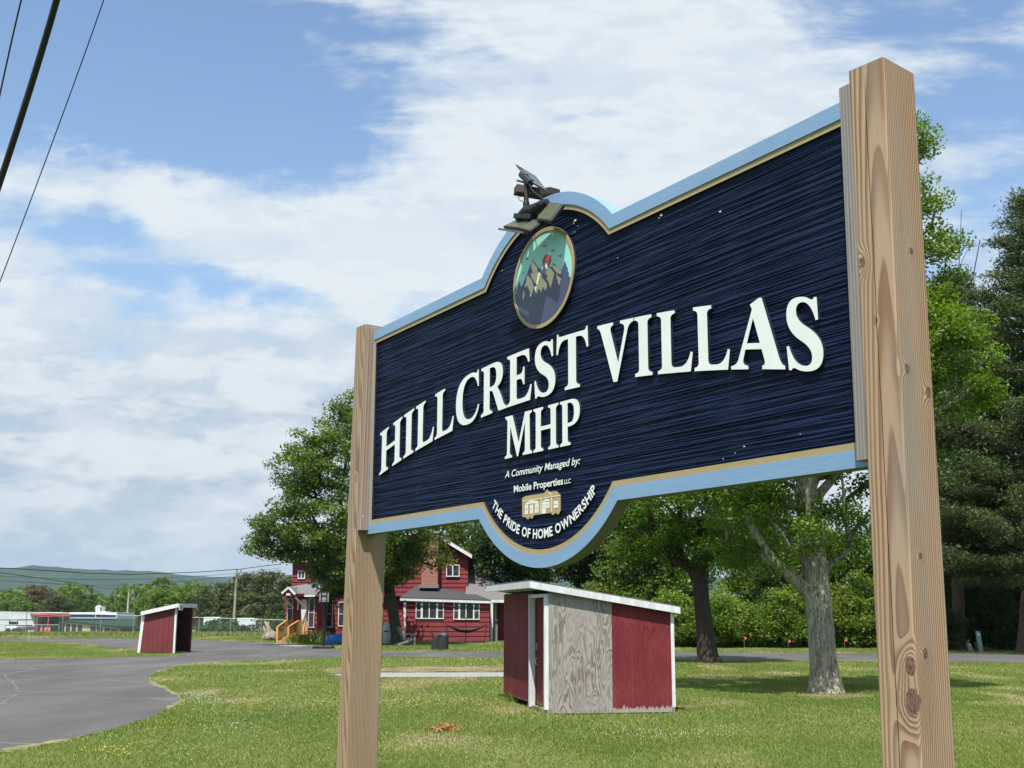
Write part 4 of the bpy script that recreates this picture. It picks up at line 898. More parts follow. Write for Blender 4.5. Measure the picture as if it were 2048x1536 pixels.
# dark low-slope wing roof
mb = MB(); Q = [at(800, 1196.5, HBY - .2), at(982, 1202, HBY - .2), at(941, 1186.5, HBY + 2.55), at(834, 1172.5, HBY + 2.55)]; mb.prism(Q, (0, 0, .06)); mb.build('roof', ROOFD, HO, label='dark low pitched roof of the front wing')
mb = MB(); mb.bar(at(800, 1199, HBY - .23), at(982, 1204.5, HBY - .23), .04, .13); mb.build('eave_trim', WHITE, HO)
mb = MB(); fbox(mb, 806.5, 811.5, 1200, 1283, HBY - .06, HBY + .25); mb.build('corner_trim', WHITE, HO)
# chimney
mb = MB(); fbox(mb, 843.5, 876, 1064, 1169, HBY + 1.7, HBY + 2.55); ch = mb.build('chimney', BRICK, HO)
mb = MB(); fbox(mb, 841, 878.5, 1061, 1066, HBY + 1.65, HBY + 2.6); mb.build('chimney_cap', CONC, ch)
mb = MB(); fbox(mb, 838, 877, 1169, 1176, HBY + 1.4, HBY + 2.5); mb.build('flashing', GREYP, ch)
def window(px0, px1, py0, py1, Y, parent, muls=(), rails=(), fr=1.6, name='window', gm=None):
    mb = MB(); fbox(mb, px0 - fr, px1 + fr, py0 - fr, py0, Y - .07, Y + .02); fbox(mb, px0 - fr, px1 + fr, py1, py1 + fr * 1.2, Y - .09, Y + .02); fbox(mb, px0 - fr, px0, py0 + .01, py1 - .01, Y - .068, Y + .02); fbox(mb, px1, px1 + fr, py0 + .01, py1 - .01, Y - .068, Y + .02)
    for m_ in muls: fbox(mb, m_[0], m_[1], py0 + .02, py1 - .02, Y - .06, Y + .02)
    for r_ in rails: fbox(mb, r_[0], r_[1], r_[2] - .5, r_[2] + .5, Y - .055, Y + .02)
    w_ = mb.build(name, WHITE, parent)
    mb = MB(); fbox(mb, px0, px1, py0, py1, Y - .045, Y - .038); mb.build('pane', gm or GLASSR, w_); return w_
window(894, 917.5, 1131, 1151.5, HBY + 2.57, HO, [(904.5, 906.5)])
window(833, 886, 1205, 1236, HBY, HO, [(841.5, 845.5), (857.5, 859.5), (872.5, 876)], [(833, 841.5, 1220.5), (876, 886, 1220.5)])
window(908.5, 957.5, 1206.5, 1237.5, HBY, HO, [(916.5, 920.5), (931, 933), (946, 949)], [(908.5, 916.5, 1221.5), (949, 957.5, 1221.5)])
# left half of the house
mb = MB(); siding(mb, 585, 806, 1122, 1278, HBY + 3.0); mb.build('wall', REDH, HO, label='shaded red wall under the big maple')
mb = MB(); fbox(mb, 586, 805, 1122, 1279, HBY + 3.26, HBY + 11); mb.build('wall', REDH, HO)
mb = MB(); A = at(580, 1124, HBY + 2.6); B = at(760, 1124, HBY + 2.6); R1_ = at(580, 1075, HBY + 7); mb.prism([A, V3((A.x, HBY + 7, R1_.z)), V3((A.x, HBY + 11.5, A.z))], (B.x - A.x, 0, 0)); mb.build('roof', ROOFG, HO)
window(597, 608.5, 1143, 1156, HBY + 3.0, HO, [(602, 603.5)]); window(648, 664, 1200, 1253, HBY + 3.0, HO, [], [(648, 664, 1228)]); window(678, 690, 1205, 1251, HBY + 3.0, HO, [], [(678, 690, 1228)])
# entrance porch
PY = 66.4
mb = MB(); siding(mb, 570, 601, 1193, 1268, PY); siding(mb, 614, 634, 1193, 1268, PY); mb.build('porch_wall', REDH, HO)
mb = MB(); fbox(mb, 571, 600, 1193, 1268, PY + .26, PY + 4); fbox(mb, 601, 614, 1193, 1199, PY + .1, PY + 4); fbox(mb, 615, 633.5, 1193, 1268, PY + .26, PY + 4); mb.build('porch_wall', REDH, HO)
window(575.5, 584.5, 1198, 1240, PY, HO, [], [(575.5, 584.5, 1217)], fr=1); window(618, 627.5, 1198, 1254, PY, HO, [], [(618, 627.5, 1225)], fr=1)
mb = MB(); fbox(mb, 599.5, 613.5, 1199, 1268, PY + .05, PY + .12); dr = mb.build('door', WHITE, HO)
mb = MB(); fbox(mb, 601, 602.2, 1232, 1235, PY + .0, PY + .05); mb.build('handle', BLACKM, dr)
mb = MB(); fbox(mb, 594.5, 597, 1201, 1220, PY - .1, PY - .04); mb.build('porch_light', WHITE, HO)
ap = at(577, 1176, PY - 1.3); gl = at(563.5, 1188, PY - 1.3); gr = at(590.5, 1190, PY - 1.3)
mb = MB(); back = V3((0, 1.9, 0)); mb.prism([gl, ap, ap + V3((0, 0, .07)), gl + V3((0, 0, .07))], back * 1.9); mb.prism([ap, gr, gr + V3((0, 0, .07)), ap + V3((0, 0, .07))], back)
E0 = at(590, 1189, PY - .35); E1_ = at(634, 1190.5, PY - .35); mb.prism([E0, E1_, at(664, 1177, HBY + 2.9), at(664, 1160, HBY + 2.9), at(577, 1176, HBY - .2)], (0, 0, .05)); mb.build('roof', ROOFG, HO, label='grey shingled porch roof')
mb = MB(); mb.bar(gl + V3((0, -.02, .03)), ap + V3((0, -.02, .03)), .05, .11); mb.bar(ap + V3((0, -.022, .03)), gr + V3((0, -.022, .03)), .05, .11); mb.bar(at(608, 1191.5, PY - .4), at(630, 1191.5, PY - .4), .05, .11); mb.build('eave_trim', WHITE, HO)
mb = MB(); mb.prism([at(565, 1188.5, PY - 1.25), at(577, 1178, PY - 1.25), at(589, 1190, PY - 1.25), at(588, 1193.5, PY - 1.25), at(566, 1193.5, PY - 1.25)], (0, .06, 0)); mb.bar(at(590, 1190, PY - .9), at(609, 1190, PY - .38), .05, .16); gb = mb.build('gable_board', REDH, HO)
mb = MB(); fbox(mb, 572.5, 580.5, 1186.5, 1191, PY - 1.29, PY - 1.26); mb.build('house_number_plate', WHITE, gb)
mb = MB(); mb.bar(at(590, 1194, PY - 1.2), at(614, 1219, PY - .05), .07, .09); mb.bar(at(567, 1194, PY - 1.2), at(588, 1216, PY - .05), .07, .09); mb.build('brace', WHITE, HO)
mb = MB(); fbox(mb, 568, 634, 1268, 1276, PY + .2, PY + 4); mb.build('foundation', CONC, HO)

# timber steps with railings
st0 = gp(575, 1283)
ST = empty('porch_steps', (st0.x, st0.y, 0), 0, label='new timber porch steps with slatted handrails at the red house', cat='steps')
mb = MB()
for i in range(5):
    l_ = at(556 + i * 4.2, 1281 - i * 3.4, 63.9 + i * .35); r_ = at(573 + i * 4.6, 1281 - i * 3.4, 63.9 + i * .35); mb.box(l_.x, r_.x, l_.y, l_.y + .40, max(0, l_.z - .12), l_.z)
mb.build('tread', TIMBER, ST)
mb = MB(); fbox(mb, 578, 614, 1266.5, 1269, 65.3, 66.3); mb.build('landing', TIMBER, ST)
def rail(p0, p1, p2, ys, n_):
    A, B, Cc = [at(*p, y) for p, y in zip((p0, p1, p2), ys)]
    a0 = (p0[0], 1240 + (p0[1] - 1230)); mb = MB(); mb.bar(A, B, .09, .05); mb.bar(B, Cc, .09, .05)
    bot = lambda P, h: V3((P.x, P.y, P.z - h)); mb.bar(bot(A, .72), bot(B, .72), .04, .08); mb.bar(bot(B, .72), bot(Cc, .72), .04, .08); mb.build('handrail', TIMBER, ST)
    for P, h in ((A, A.z), (B, B.z), (Cc, Cc.z)):
        mb = MB(); mb.box(P.x - .06, P.x + .06, P.y - .06, P.y + .06, P.z - h, P.z - .01); mb.build('newel_post', TIMBER, ST)
    mb = MB()
    for k in range(1, n_): q_ = A.lerp(B, k / n_); mb.bar(q_, q_ - V3((0, 0, .72)), .04, .04, (0, 1, 0))
    for k in range(1, n_): q_ = B.lerp(Cc, k / n_); mb.bar(q_, q_ - V3((0, 0, .72)), .04, .04, (0, 1, 0))
    mb.build('baluster', TIMBER, ST)
rail((555, 1254), (573, 1241), (586, 1241), (63.9, 65.3, 66.2), 5)
rail((577, 1254), (597, 1241.5), (614, 1242), (63.9, 65.3, 65.6), 6)

# ---- things round the house
bh = gp(649, 1297); BY = bh.y
BH = empty('basketball_hoop', (bh.x, bh.y, 0), 0, label='black portable basketball hoop with clear backboard beside the road', cat='basketball hoop')
mb = MB(); mb.tube([at(647, 1296, BY), at(649.5, 1207, BY)], .06, 8); mb.build('pole', BLACKM, BH)
mb = MB(); mb.box(bh.x - .5, bh.x + .4, BY - .35, BY + .35, 0, .12); mb.bar((bh.x - .05, BY, 1.0), (bh.x + .35, BY + .1, .1), .05, .05); mb.build('base', BLACK, BH, bevel=.03)
mb = MB(); fbox(mb, 638.5, 657.5, 1183, 1204, BY - .36, BY - .33); bb = mb.build('backboard', mat('backboard_grey', (.22, .22, .23), .3), BH)
mb = MB()
for r_ in ((638.5, 657.5, 1182, 1184), (638.5, 657.5, 1203.5, 1205.5), (641.5, 643.5, 1184.2, 1203.4), (652.5, 654.5, 1184.2, 1203.4), (643.6, 652.4, 1190.5, 1192)): fbox(mb, *r_, BY - .39, BY - .362)
mb.bar(at(647, 1199, BY), at(647, 1199, BY - .32), .1, .1); mb.build('backboard_frame', BLACKM, bb)
mb = MB(); c = at(646, 1201, BY - .65); mb.tube([c + V3((.2 * math.cos(t), .2 * math.sin(t), 0)) for t in [i * .5236 for i in range(13)]], .012, 5); mb.build('rim', mat('rim_dark', (.10, .02, .015), .5), BH)
for i, (px, py, top, lab) in enumerate(((772.5, 1289, 1244, 'pale grey propane tank nearest the sign post'), (781.5, 1288, 1247, 'smaller looking propane tank tucked behind the first by the tree'))):
    g0 = gp(px, py); T = empty('propane_tank', (g0.x, g0.y, 0), 0, lab, 'gas tank', 'propane tanks beside the red house'); h = at(px, top, g0.y).z; r_ = .19 if i == 0 else .16
    mb = MB(); mb.tube([(g0.x, g0.y, .02), (g0.x, g0.y, .06), (g0.x, g0.y, h - .22), (g0.x, g0.y, h - .12), (g0.x, g0.y, h - .07)], [r_ * .8, r_, r_, r_ * .8, r_ * .3], 18); mb.build('cylinder', TANKW, T, smooth=True)
    mb = MB(); mb.tube([(g0.x, g0.y, h - .12), (g0.x, g0.y, h)], r_ * .5, 12); mb.build('collar', TANKW, T)
    mb = MB(); mb.box(g0.x - r_ * .55, g0.x + r_ * .55, g0.y - r_ - .006, g0.y - r_ * .78, h * .55, h * .62); mb.build('warning_band', DARKG, T)
# adirondack chair
c0 = gp(815, 1291); CH = empty('garden_chair', (c0.x, c0.y, 0), rad(200), label='weathered grey adirondack chair on the grass by the red house', cat='chair')
GW = mat('grey_wood', (.20, .20, .20), .8, c2=(.14, .14, .14), scale=9)
mb = MB()
for i in range(5): mb.bar((-.25, -.24 + i * .12, .36), (.28, -.24 + i * .12, .30), .1, .02)
mb.build('seat', GW, CH, local=True)
mb = MB()
for i in range(5): mb.bar((.24, -.24 + i * .12, .28), (.5, -.28 + i * .14, .95 - abs(i - 2) * .05), .1, .02)
mb.build('backrest', GW, CH, local=True)
for s in (-1, 1):
    mb = MB(); mb.bar((-.35, s * .33, .56), (.42, s * .33, .56), .12, .022); mb.build('armrest', GW, CH, local=True)
    mb = MB(); mb.bar((-.28, s * .31, 0), (-.28, s * .31, .55), .08, .03, (0, 1, 0)); mb.build('leg', GW, CH, local=True)
    mb = MB(); mb.bar((-.25, s * .28, .34), (.6, s * .28, .03), .03, .1); mb.build('leg', GW, CH, local=True)
# covered grill
g0 = gp(879, 1300); hh = at(879, 1263, g0.y).z
COVER = mat('black_cover', (.018, .018, .02), .55, bump=.03, bscale=5, stretch=(1, 1, .3))
GR = empty('covered_grill', (g0.x, g0.y, 0), 0, label='barbecue grill under a draped black cover on the grass', cat='grill')
mb = MB(); random.seed(4); V_ = []; F_ = []; nl, na = 12, 40
for i in range(nl + 1):
    t = i / nl; z = .05 + (hh - .05) * t
    for j in range(na):
        a = 2 * math.pi * j / na; wx = .34 - .02 * t if t < .72 else .34 * math.sqrt(max(0.02, 1 - ((t - .72) / .29) ** 2)); wy = .27 * (wx / .34)
        f_ = 1 + .10 * (1 - t) * math.sin(a * 9 + 1) + .05 * math.sin(a * 5); sq = (abs(math.cos(a)) ** 5 + abs(math.sin(a)) ** 5) ** -.2
        V_.append((g0.x + wx * f_ * sq * math.cos(a) + (.07 * t), g0.y + wy * f_ * sq * math.sin(a), z * (1 - .20 * max(0, -math.cos(a)) * t ** 3)))
for i in range(nl):
    for j in range(na): F_.append((i * na + j, i * na + (j + 1) % na, (i + 1) * na + (j + 1) % na, (i + 1) * na + j))
F_.append(tuple(nl * na + j for j in range(na))); mb.add(V_, F_); mb.build('cover', COVER, GR, smooth=True)
for s in (-1, 1):
    mb = MB(); mb.box(g0.x + s * .27 - .03, g0.x + s * .27 + .03, g0.y - .2, g0.y - .14, 0, .1); mb.build('leg', BLACKM, GR)
mb = MB(); mb.box(g0.x - .16, g0.x + .12, g0.y - .29, g0.y - .25, hh * .83, hh * .86); mb.build('handle', GREYP, GR)
# hammock on a stand
h0_ = gp(930, 1286); HY = h0_.y; HM = empty('hammock', (h0_.x, HY, 0), 0, label='dark green hammock slung from a folding stand before the red wall', cat='hammock')
mb = MB(); L_ = at(893, 1249, HY); R_ = at(974, 1247, HY); V_ = []; F_ = []; k = 18
for i in range(k + 1):
    t = i / k; sag = 4 * t * (1 - t); x = L_.x + (R_.x - L_.x) * t; z = L_.z + (R_.z - L_.z) * t - .42 * sag
    for dy, dz in ((-.35 * math.sqrt(sag), .10 * sag), (-.2 * sag, -.02), (0, -.06 * sag), (.2 * sag, -.02), (.35 * math.sqrt(sag), .14 * sag)): V_.append((x, HY + dy, z + dz))
for i in range(k):
    for j in range(4): a = i * 5 + j; F_.append((a, a + 1, a + 6, a + 5))
mb.add(V_, F_); mb.build('sling', mat('hammock_cloth', (.02, .035, .022), .7), HM, smooth=True)
mb = MB(); mb.bar(at(931, 1285, HY), at(932, 1234, HY), .04, .04, (0, 1, 0)); mb.bar((h0_.x - 1.0, HY, .04), (h0_.x + 1.1, HY, .04), .05, .05); mb.bar((h0_.x - .95, HY, .04), L_, .035, .035); mb.bar((h0_.x + 1.05, HY, .04), R_, .035, .035); mb.build('stand', BLACKM, HM)
# barrel / bin by porch, clutter
def bike():
    b0 = gp(622, 1285); B = empty('bicycle', (b0.x, b0.y - .4, 0), 0, label='dark bicycle leaning in the shade beside the porch corner', cat='bicycle'); x, y = b0.x, b0.y - .4
    for dx in (0, 1.0):
        mb = MB(); mb.tube([(x + dx + .32 * math.cos(t), y, .33 + .32 * math.sin(t)) for t in [i * .3927 for i in range(17)]], .022, 5); wh = mb.build('wheel', BLACK, B)
        mb = MB()
        for k in range(8): mb.bar((x + dx, y, .33), (x + dx + .31 * math.cos(k * .785), y, .33 + .31 * math.sin(k * .785)), .006, .006, (0, 1, 0))
        mb.build('spoke', GALV, wh)
    mb = MB(); P = dict(bb=(x + .45, y, .3), st=(x + .32, y, .82), hd=(x + .86, y, .8), r=(x, y, .33), f=(x + 1, y, .33))
    for a, b in (('bb', 'st'), ('bb', 'hd'), ('st', 'hd'), ('r', 'bb'), ('r', 'st'), ('hd', 'f')): mb.tube([P[a], P[b]], .018, 6)
    mb.build('frame', mat('bike_paint', (.03, .05, .06), .4), B)
    mb = MB(); mb.tube([(x + .80, y - .25, .98), (x + .84, y, .95), (x + .80, y + .25, .98)], .014, 6); mb.tube([(x + .86, y, .8), (x + .84, y, .95)], .014, 6); mb.build('handlebar', BLACKM, B)
    mb = MB(); mb.box(x + .2, x + .44, y - .06, y + .06, .86, .91); mb.tube([(x + .32, y, .82), (x + .32, y, .87)], .012, 6); mb.build('saddle', BLACK, B, bevel=.01)
bike()
def lattice():
    a = at(634, 1272, 69.6); b = at(684, 1287, 69.6); LT = empty('lattice_panel', (a.x, 69.6, 0), 0, label='white lattice skirting along the foot of the shaded house wall', cat='lattice'); mb = MB(); z0, z1 = 0.02, a.z
    x = a.x - (z1 - z0)
    while x < b.x:
        for s in (1, -1):
            xa, xb = (x, x + z1 - z0) if s > 0 else (x + z1 - z0, x); A = V3((xa, 69.6 + .012 * s, z0)); B = V3((xb, 69.6 + .012 * s, z1))
            ta, tb = 0., 1.
            for P in (a.x, b.x):
                pass
            if min(xa, xb) >= a.x - .01 and max(xa, xb) <= b.x + .01: mb.bar(A, B, .03, .01, (0, 1, 0))
        x += .14
    mb.build('lattice', mat('lattice_white', (.55, .56, .58), .6), LT)
    mb = MB(); mb.bar((a.x, 69.59, z1), (b.x, 69.59, z1), .03, .04); mb.bar((a.x, 69.59, .03), (b.x, 69.59, .03), .03, .04); mb.build('rail', WHITE, LT)
lattice()
def blob_thing(name, px, py, w_, h_, m, label, cat, seed):
    g = gp(px, py); random.seed(seed); bm = bmesh.new(); bmesh.ops.create_icosphere(bm, subdivisions=3, radius=1)
    for v in bm.verts:
        f_ = 1 + .13 * math.sin(v.co.x * 5 + seed) * math.cos(v.co.y * 4 + seed) + .08 * math.sin(v.co.z * 9 + seed * 2)
        v.co = V3((v.co.x * w_ / 2 * f_, v.co.y * w_ / 3 * f_, max(-.5, v.co.z) * h_ / 1.5 * f_ + h_ / 3))
    me = bpy.data.meshes.new(name); bm.to_mesh(me); bm.free(); me.materials.append(m); [setattr(p, 'use_smooth', True) for p in me.polygons]
    o = bpy.data.objects.new(name, me); COL.objects.link(o); o.location = (g.x, g.y, 0); return props(o, label, cat)
blob_thing('plastic_tub', 673, 1288, 1.2, .5, BLUEP, 'bright blue plastic tub among the clutter under the maple', 'tub', 3)
blob_thing('toy_bin', 659, 1284, .8, .35, LIMEP, 'green plastic toy left of the blue tub', 'toy', 5)
# driftwood stump
s0_ = gp(539, 1281); ST_ = empty('driftwood_stump', (s0_.x, s0_.y, 0), 0, label='bleached twisted driftwood stump standing at the lawn edge by the fence', cat='stump')
mb = MB(); random.seed(8)
for (a, b, r0, r1) in (((530, 1243), (540, 1279), .12, .42), ((527, 1252), (540, 1272), .08, .3), ((537, 1243), (543, 1275), .06, .3), ((545, 1262), (543, 1279), .3, .38), ((533, 1262), (536, 1279), .2, .3)):
    A = at(*a, s0_.y + random.uniform(-.2, .2)); B = at(*b, s0_.y); mb.tube([A, A.lerp(B, .35) + V3((random.uniform(-.12, .12), 0, 0)), A.lerp(B, .7) + V3((random.uniform(-.1, .1), 0, 0)), B], [r0 * .5, r0, (r0 + r1) / 2, r1], 9)
mb.build('trunk', STUMP, ST_, smooth=True)
# pedestals right
for (px, pb, pt, w_, lab) in ((1961, 1305, 1262, .16, 'tall pale green utility pedestal leaning at the wood edge'), (1941, 1303, 1287, .17, 'short pale green utility pedestal left of the tall one')):
    g0 = gp(px, pb); h = at(px, pt, g0.y).z; P = empty('utility_pedestal', (g0.x, g0.y, 0), 0, lab, 'utility pedestal', 'utility pedestals under the pines')
    mb = MB(); mb.hexa([(g0.x - w_ / 2 + .03, g0.y - w_ / 2, -.02), (g0.x + w_ / 2 + .03, g0.y - w_ / 2, -.02), (g0.x + w_ / 2 + .03, g0.y + w_ / 2, -.02), (g0.x - w_ / 2 + .03, g0.y + w_ / 2, -.02), (g0.x - w_ / 2 - .06, g0.y - w_ / 2, h), (g0.x + w_ / 2 - .06, g0.y - w_ / 2, h), (g0.x + w_ / 2 - .06, g0.y + w_ / 2, h), (g0.x - w_ / 2 - .06, g0.y + w_ / 2, h)]); mb.build('housing', GRN_PED, P, bevel=.015)
    mb = MB(); mb.box(g0.x - w_ / 2 - .035, g0.x + w_ / 2 - .065, g0.y - w_ / 2 - .008, g0.y - w_ / 2 - .002, h * .78, h * .9); mb.build('label_plate', WHITE, P)

# ---- chain link fence
CL = bpy.data.materials.new('chain_link')
def clmat(m):
    m.use_nodes = True; t = m.node_tree; t.nodes.clear(); n = N(t)
    tc = n.new('ShaderNodeTexCoord').outputs['Object']; s = n.new('ShaderNodeSeparateXYZ'); n.link(n.mapv(tc, rot=(0, rad(45), 0), sc=(13, 13, 13)), s.inputs[0])
    fx = n.m('FRACT', s.outputs[0]); fz = n.m('FRACT', s.outputs[2]); k = n.m('MAXIMUM', n.m('LESS_THAN', fx, .055), n.m('LESS_THAN', fz, .055))
    p = n.new('ShaderNodeBsdfPrincipled'); p.inputs['Base Color'].default_value = c4((.30, .32, .31)); p.inputs['Metallic'].default_value = .5; p.inputs['Roughness'].default_value = .5; n.link(k, p.inputs['Alpha'])
    o = n.new('ShaderNodeOutputMaterial'); n.link(p.outputs[0], o.inputs[0])
clmat(CL)
FY = 83.
def fence_z(px): return 1223 + (px - 0) * (1240 - 1223) / 560.
FE = empty('chain_link_fence', tuple(at(280, 1270, FY)), 0, label='tall galvanised chain link fence running behind the asphalt loop', cat='fence')
pxs = [-70, -12, 54, 127, 203, 268, 333, 399, 462, 523, 570]
mb = MB(); pts = [at(x, fence_z(x), FY) for x in pxs]; mb.tube(pts, .022, 6); mb.build('top_rail', GALV, FE)
for i, x in enumerate(pxs):
    A = at(x, fence_z(x) - 1, FY); mb = MB(); mb.tube([(A.x, A.y, -.05), A], .03, 6); mb.build('post', GALV, FE)
mb = MB()
for i in range(len(pts) - 1): a, b = pts[i], pts[i + 1]; mb.quad((a.x, FY, 0.02), (b.x, FY, 0.02), (b.x, FY, b.z), (a.x, FY, a.z))
mb.build('mesh', CL, FE)
FE2 = empty('low_fence', tuple(at(50, 1262, 120)), 0, label='lower chain link fence in front of the white building far left', cat='fence')
a = at(-60, 1249, 120); b = at(118, 1250, 120); zb = tz(0, 120); mb = MB(); mb.tube([a, b], .03, 6)
mb.build('top_rail', GALV, FE2); mb = MB(); mb.quad((a.x, 120, zb), (b.x, 120, zb), (b.x, 120, b.z), (a.x, 120, a.z)); mb.build('mesh', CL, FE2)
for i in range(6): q_ = a.lerp(b, i / 5); mb = MB(); mb.tube([(q_.x, 120, zb - .1), q_], .03, 6); mb.build('post', GALV, FE2)
g0 = gp(58, 1283); mb = MB(); mb.tube([(g0.x, g0.y, -.05), at(59, 1261, g0.y)], .018, 6); o = mb.build('marker_stake', mat('stake', (.35, .38, .33), .6), label='thin marker stake at the grass edge far left', cat='stake')

# ---- far buildings
def fb(root, name, m, *rects, **kw):
    mb = MB()
    for r_ in rects: fbox(mb, *r_)
    return mb.build(name, m, root, **kw)
WB = empty('white_warehouse', tuple(at(110, 1266, 262)), 0, label='long low white commercial building with red awning and navy fascia far left', cat='building')
fb(WB, 'wall', FARW, (-120, 69, 1228, 1280, 262, 300)); fb(WB, 'wall', DARKG, (69, 117, 1233, 1280, 268, 300), label='dark open loading bay')
fb(WB, 'roof', FARW, (-120, 233, 1224.5, 1228, 262, 300)); fb(WB, 'wall', FARW, (117, 233, 1228, 1275, 262.5, 300))
mb = MB(); mb.prism([at(76, 1231, 258), at(138, 1228, 258), at(138, 1229.5, 262), at(60, 1229.5, 262)], (0, 0, .35)); mb.prism([at(76, 1232.5, 258), at(138, 1229, 258), at(138, 1232, 258), at(76, 1233.5, 258)], (0, .2, 0)); mb.build('awning', REDAWN, WB)
fb(WB, 'awning_post', REDAWN, (95, 96.5, 1232, 1266, 258, 258.3), (72.5, 74, 1232, 1266, 258, 258.3))
fb(WB, 'fascia_band', NAVYP, (140, 190, 1229.5, 1234.8, 261.5, 262.3), (192, 232, 1229.5, 1234.8, 261.5, 262.3))
fb(WB, 'fascia_trim', FARW, (137.5, 234, 1228, 1229.3, 261.2, 262.3), (137.5, 234, 1235, 1236.8, 261.2, 262.3), (137.5, 139.8, 1229.4, 1234.9, 261.2, 262.3), (190.2, 191.8, 1229.4, 1234.9, 261.2, 262.3), (232.2, 234, 1229.4, 1234.9, 261.2, 262.3))
mb = MB(); mb.tube([at(193.5, 1226, 270), at(193.5, 1214, 270), at(196, 1213, 270), at(199.5, 1213, 270), at(201, 1214.5, 270)], .28, 8); mb.tube([at(198.5, 1226, 270), at(198.5, 1214, 270)], .25, 8); mb.build('vent_pipe', FARW, WB)
mb = MB(); c = at(206.5, 1223, 270); mb.cyl(c, .45, .25, 12); mb.cyl(c + V3((0, 0, .25)), .42, .95, 12, .5); mb.build('exhaust_fan', GALV, WB); fb(WB, 'fan_base', FARW, (201.5, 212, 1222.5, 1226, 269, 272))
fb(WB, 'window', GLASS, (20, 33, 1243, 1250, 261.6, 262.2))
CP = empty('carport', tuple(at(15, 1262, 150)), 0, label='flat roofed open carport in front of the white building', cat='carport')
fb(CP, 'roof', GALV, (-60, 38, 1238.5, 1241, 150, 156)); fb(CP, 'post', DARKG, (17.5, 18.3, 1241, 1256, 150, 150.2), (34, 34.8, 1241, 1256, 150, 150.2))
for i, (px, w_) in enumerate(((82.5, 5), (91, 5), (98.5, 4.5))):
    A = at(px, 1263.5, 190); B = at(px, 1254, 190); h = B.z - A.z; P = empty('traffic_barrel', (A.x, 190, A.z), 0, ['orange barrel with white bands at the left of three', 'orange barrel in the middle of three', 'plain orange barrel at the right of three'][i], 'barrel', 'orange barrels by the loading bay')
    mb = MB(); mb.tube([(A.x, 190, A.z), (A.x, 190, A.z + h * .5), (A.x, 190, B.z)], [w_ * .04, w_ * .036, w_ * .03], 12); bd = mb.build('body', ORANGE, P)
    mb = MB(); mb.tube([(A.x, 190, A.z + h * .55), (A.x, 190, A.z + h * .68)], w_ * .0365, 12); mb.build('band', FARW, P)
for (px, w_, m_, lab) in ((22, 22, FARW, 'white parked truck body behind the low fence'), (44, 14, GREYP, 'grey covered load parked right of the white truck')):
    A = at(px, 1262, 135); P = empty('parked_trailer', (A.x, 135, A.z), 0, lab, 'trailer'); mb = MB(); fbox(mb, px - w_ / 2, px + w_ / 2, 1252.5, 1261, 135, 138); mb.build('body', m_, P, bevel=.1)
    mb = MB(); fbox(mb, px - w_ / 2 + 1, px + w_ / 2 - 1, 1250.5, 1252.4, 135.4, 137.5); mb.build('tarpaulin', GREYP, P)
    for s in (-.3, .3):
        c = at(px + w_ * s, 1261.5, 134.9); mb = MB(); mb.tube([c, c + V3((0, .3, 0))], .3, 12); mb.build('wheel', BLACK, P)
# self storage building with green roof
SB = empty('storage_units', tuple(at(240, 1268, 236)), 0, label='cream self storage units with a low green roof beyond the fence', cat='building')
Yb = 232.
cornr = at(233, 1262, Yb); leftp = at(117, 1262, 262.)
mb = MB()
def wall3(pa, ya, pb, yb, topa, topb, m, name, off=0.):
    A = at(pa, 1268, ya); B = at(pb, 1268, yb); ta = at(pa, topa, ya); tb_ = at(pb, topb, yb); mb = MB()
    z0 = min(A.z, B.z) - 1; nn = V3((B.y - A.y, -(B.x - A.x), 0)).normalized() * off
    mb.prism([V3((A.x, ya, z0)) + nn, V3((B.x, yb, z0)) + nn, V3((B.x, yb, tb_.z)) + nn, V3((A.x, ya, ta.z)) + nn], (-nn.x * 2, .3, 0)); return mb.build(name, m, SB)
wall3(117, 262, 234, Yb, 1240.5, 1253, CREAM, 'wall'); wall3(234, Yb, 418, 240, 1253, 1255, CREAM, 'wall')
A = at(115, 1239.5, 262); B = at(233, 1252.2, Yb - .5); Cc = at(420, 1254, 240); R1_ = at(150, 1236.3, 275); R2_ = at(330, 1238, 262); R3 = at(415, 1250, 262)
mb = MB(); mb.add([A, B, Cc, R3, R2_, R1_], [(0, 1, 5), (1, 4, 5), (1, 2, 3, 4)]); mb.prism([A, B, B - V3((0, 0, .3)), A - V3((0, 0, .3))], (0, .3, 0)); mb.prism([B, Cc, Cc - V3((0, 0, .3)), B - V3((0, 0, .3))], (0, .3, 0)); mb.build('roof', GREENR, SB)
def unit_door(px0, px1, ya, yb, xa, xb, t0, t1, inset):
    PA = at(xa, 1255, ya); PB = at(xb, 1255, yb); R = []
    for px in (px0, px1):
        k = ray(px, 1255); k = k.x / k.y; u = (k * PA.y - PA.x) / ((PB.x - PA.x) - k * (PB.y - PA.y)); R.append((PA.y + (PB.y - PA.y) * u - .12, (px - xa) / (xb - xa)))
    (y0, k0), (y1, k1) = R; A = at(px0, 1266, y0); B = at(px1, 1266, y1); ta = at(px0, t0 + (t1 - t0) * k0 + inset, y0); tb_ = at(px1, t0 + (t1 - t0) * k1 + inset, y1)
    mb = MB(); mb.prism([V3((A.x, y0, A.z - .5)), V3((B.x, y1, B.z - .5)), V3((B.x, y1, tb_.z)), V3((A.x, y0, ta.z))], (0, .2, 0)); mb.build('roller_door', DARKG, SB)
for a, b in ((119.5, 128), (131, 139), (142.5, 151), (154.5, 163.5), (180, 190.5), (193, 204.5), (208, 219), (222, 233)): unit_door(a, b, 262, Yb, 117, 234, 1240.5, 1253, 5)
for a, b in ((241, 263), (270, 292), (300, 322), (330, 350), (360, 384), (391, 411)): unit_door(a, b, Yb, 240, 234, 418, 1253, 1255, 4.5)
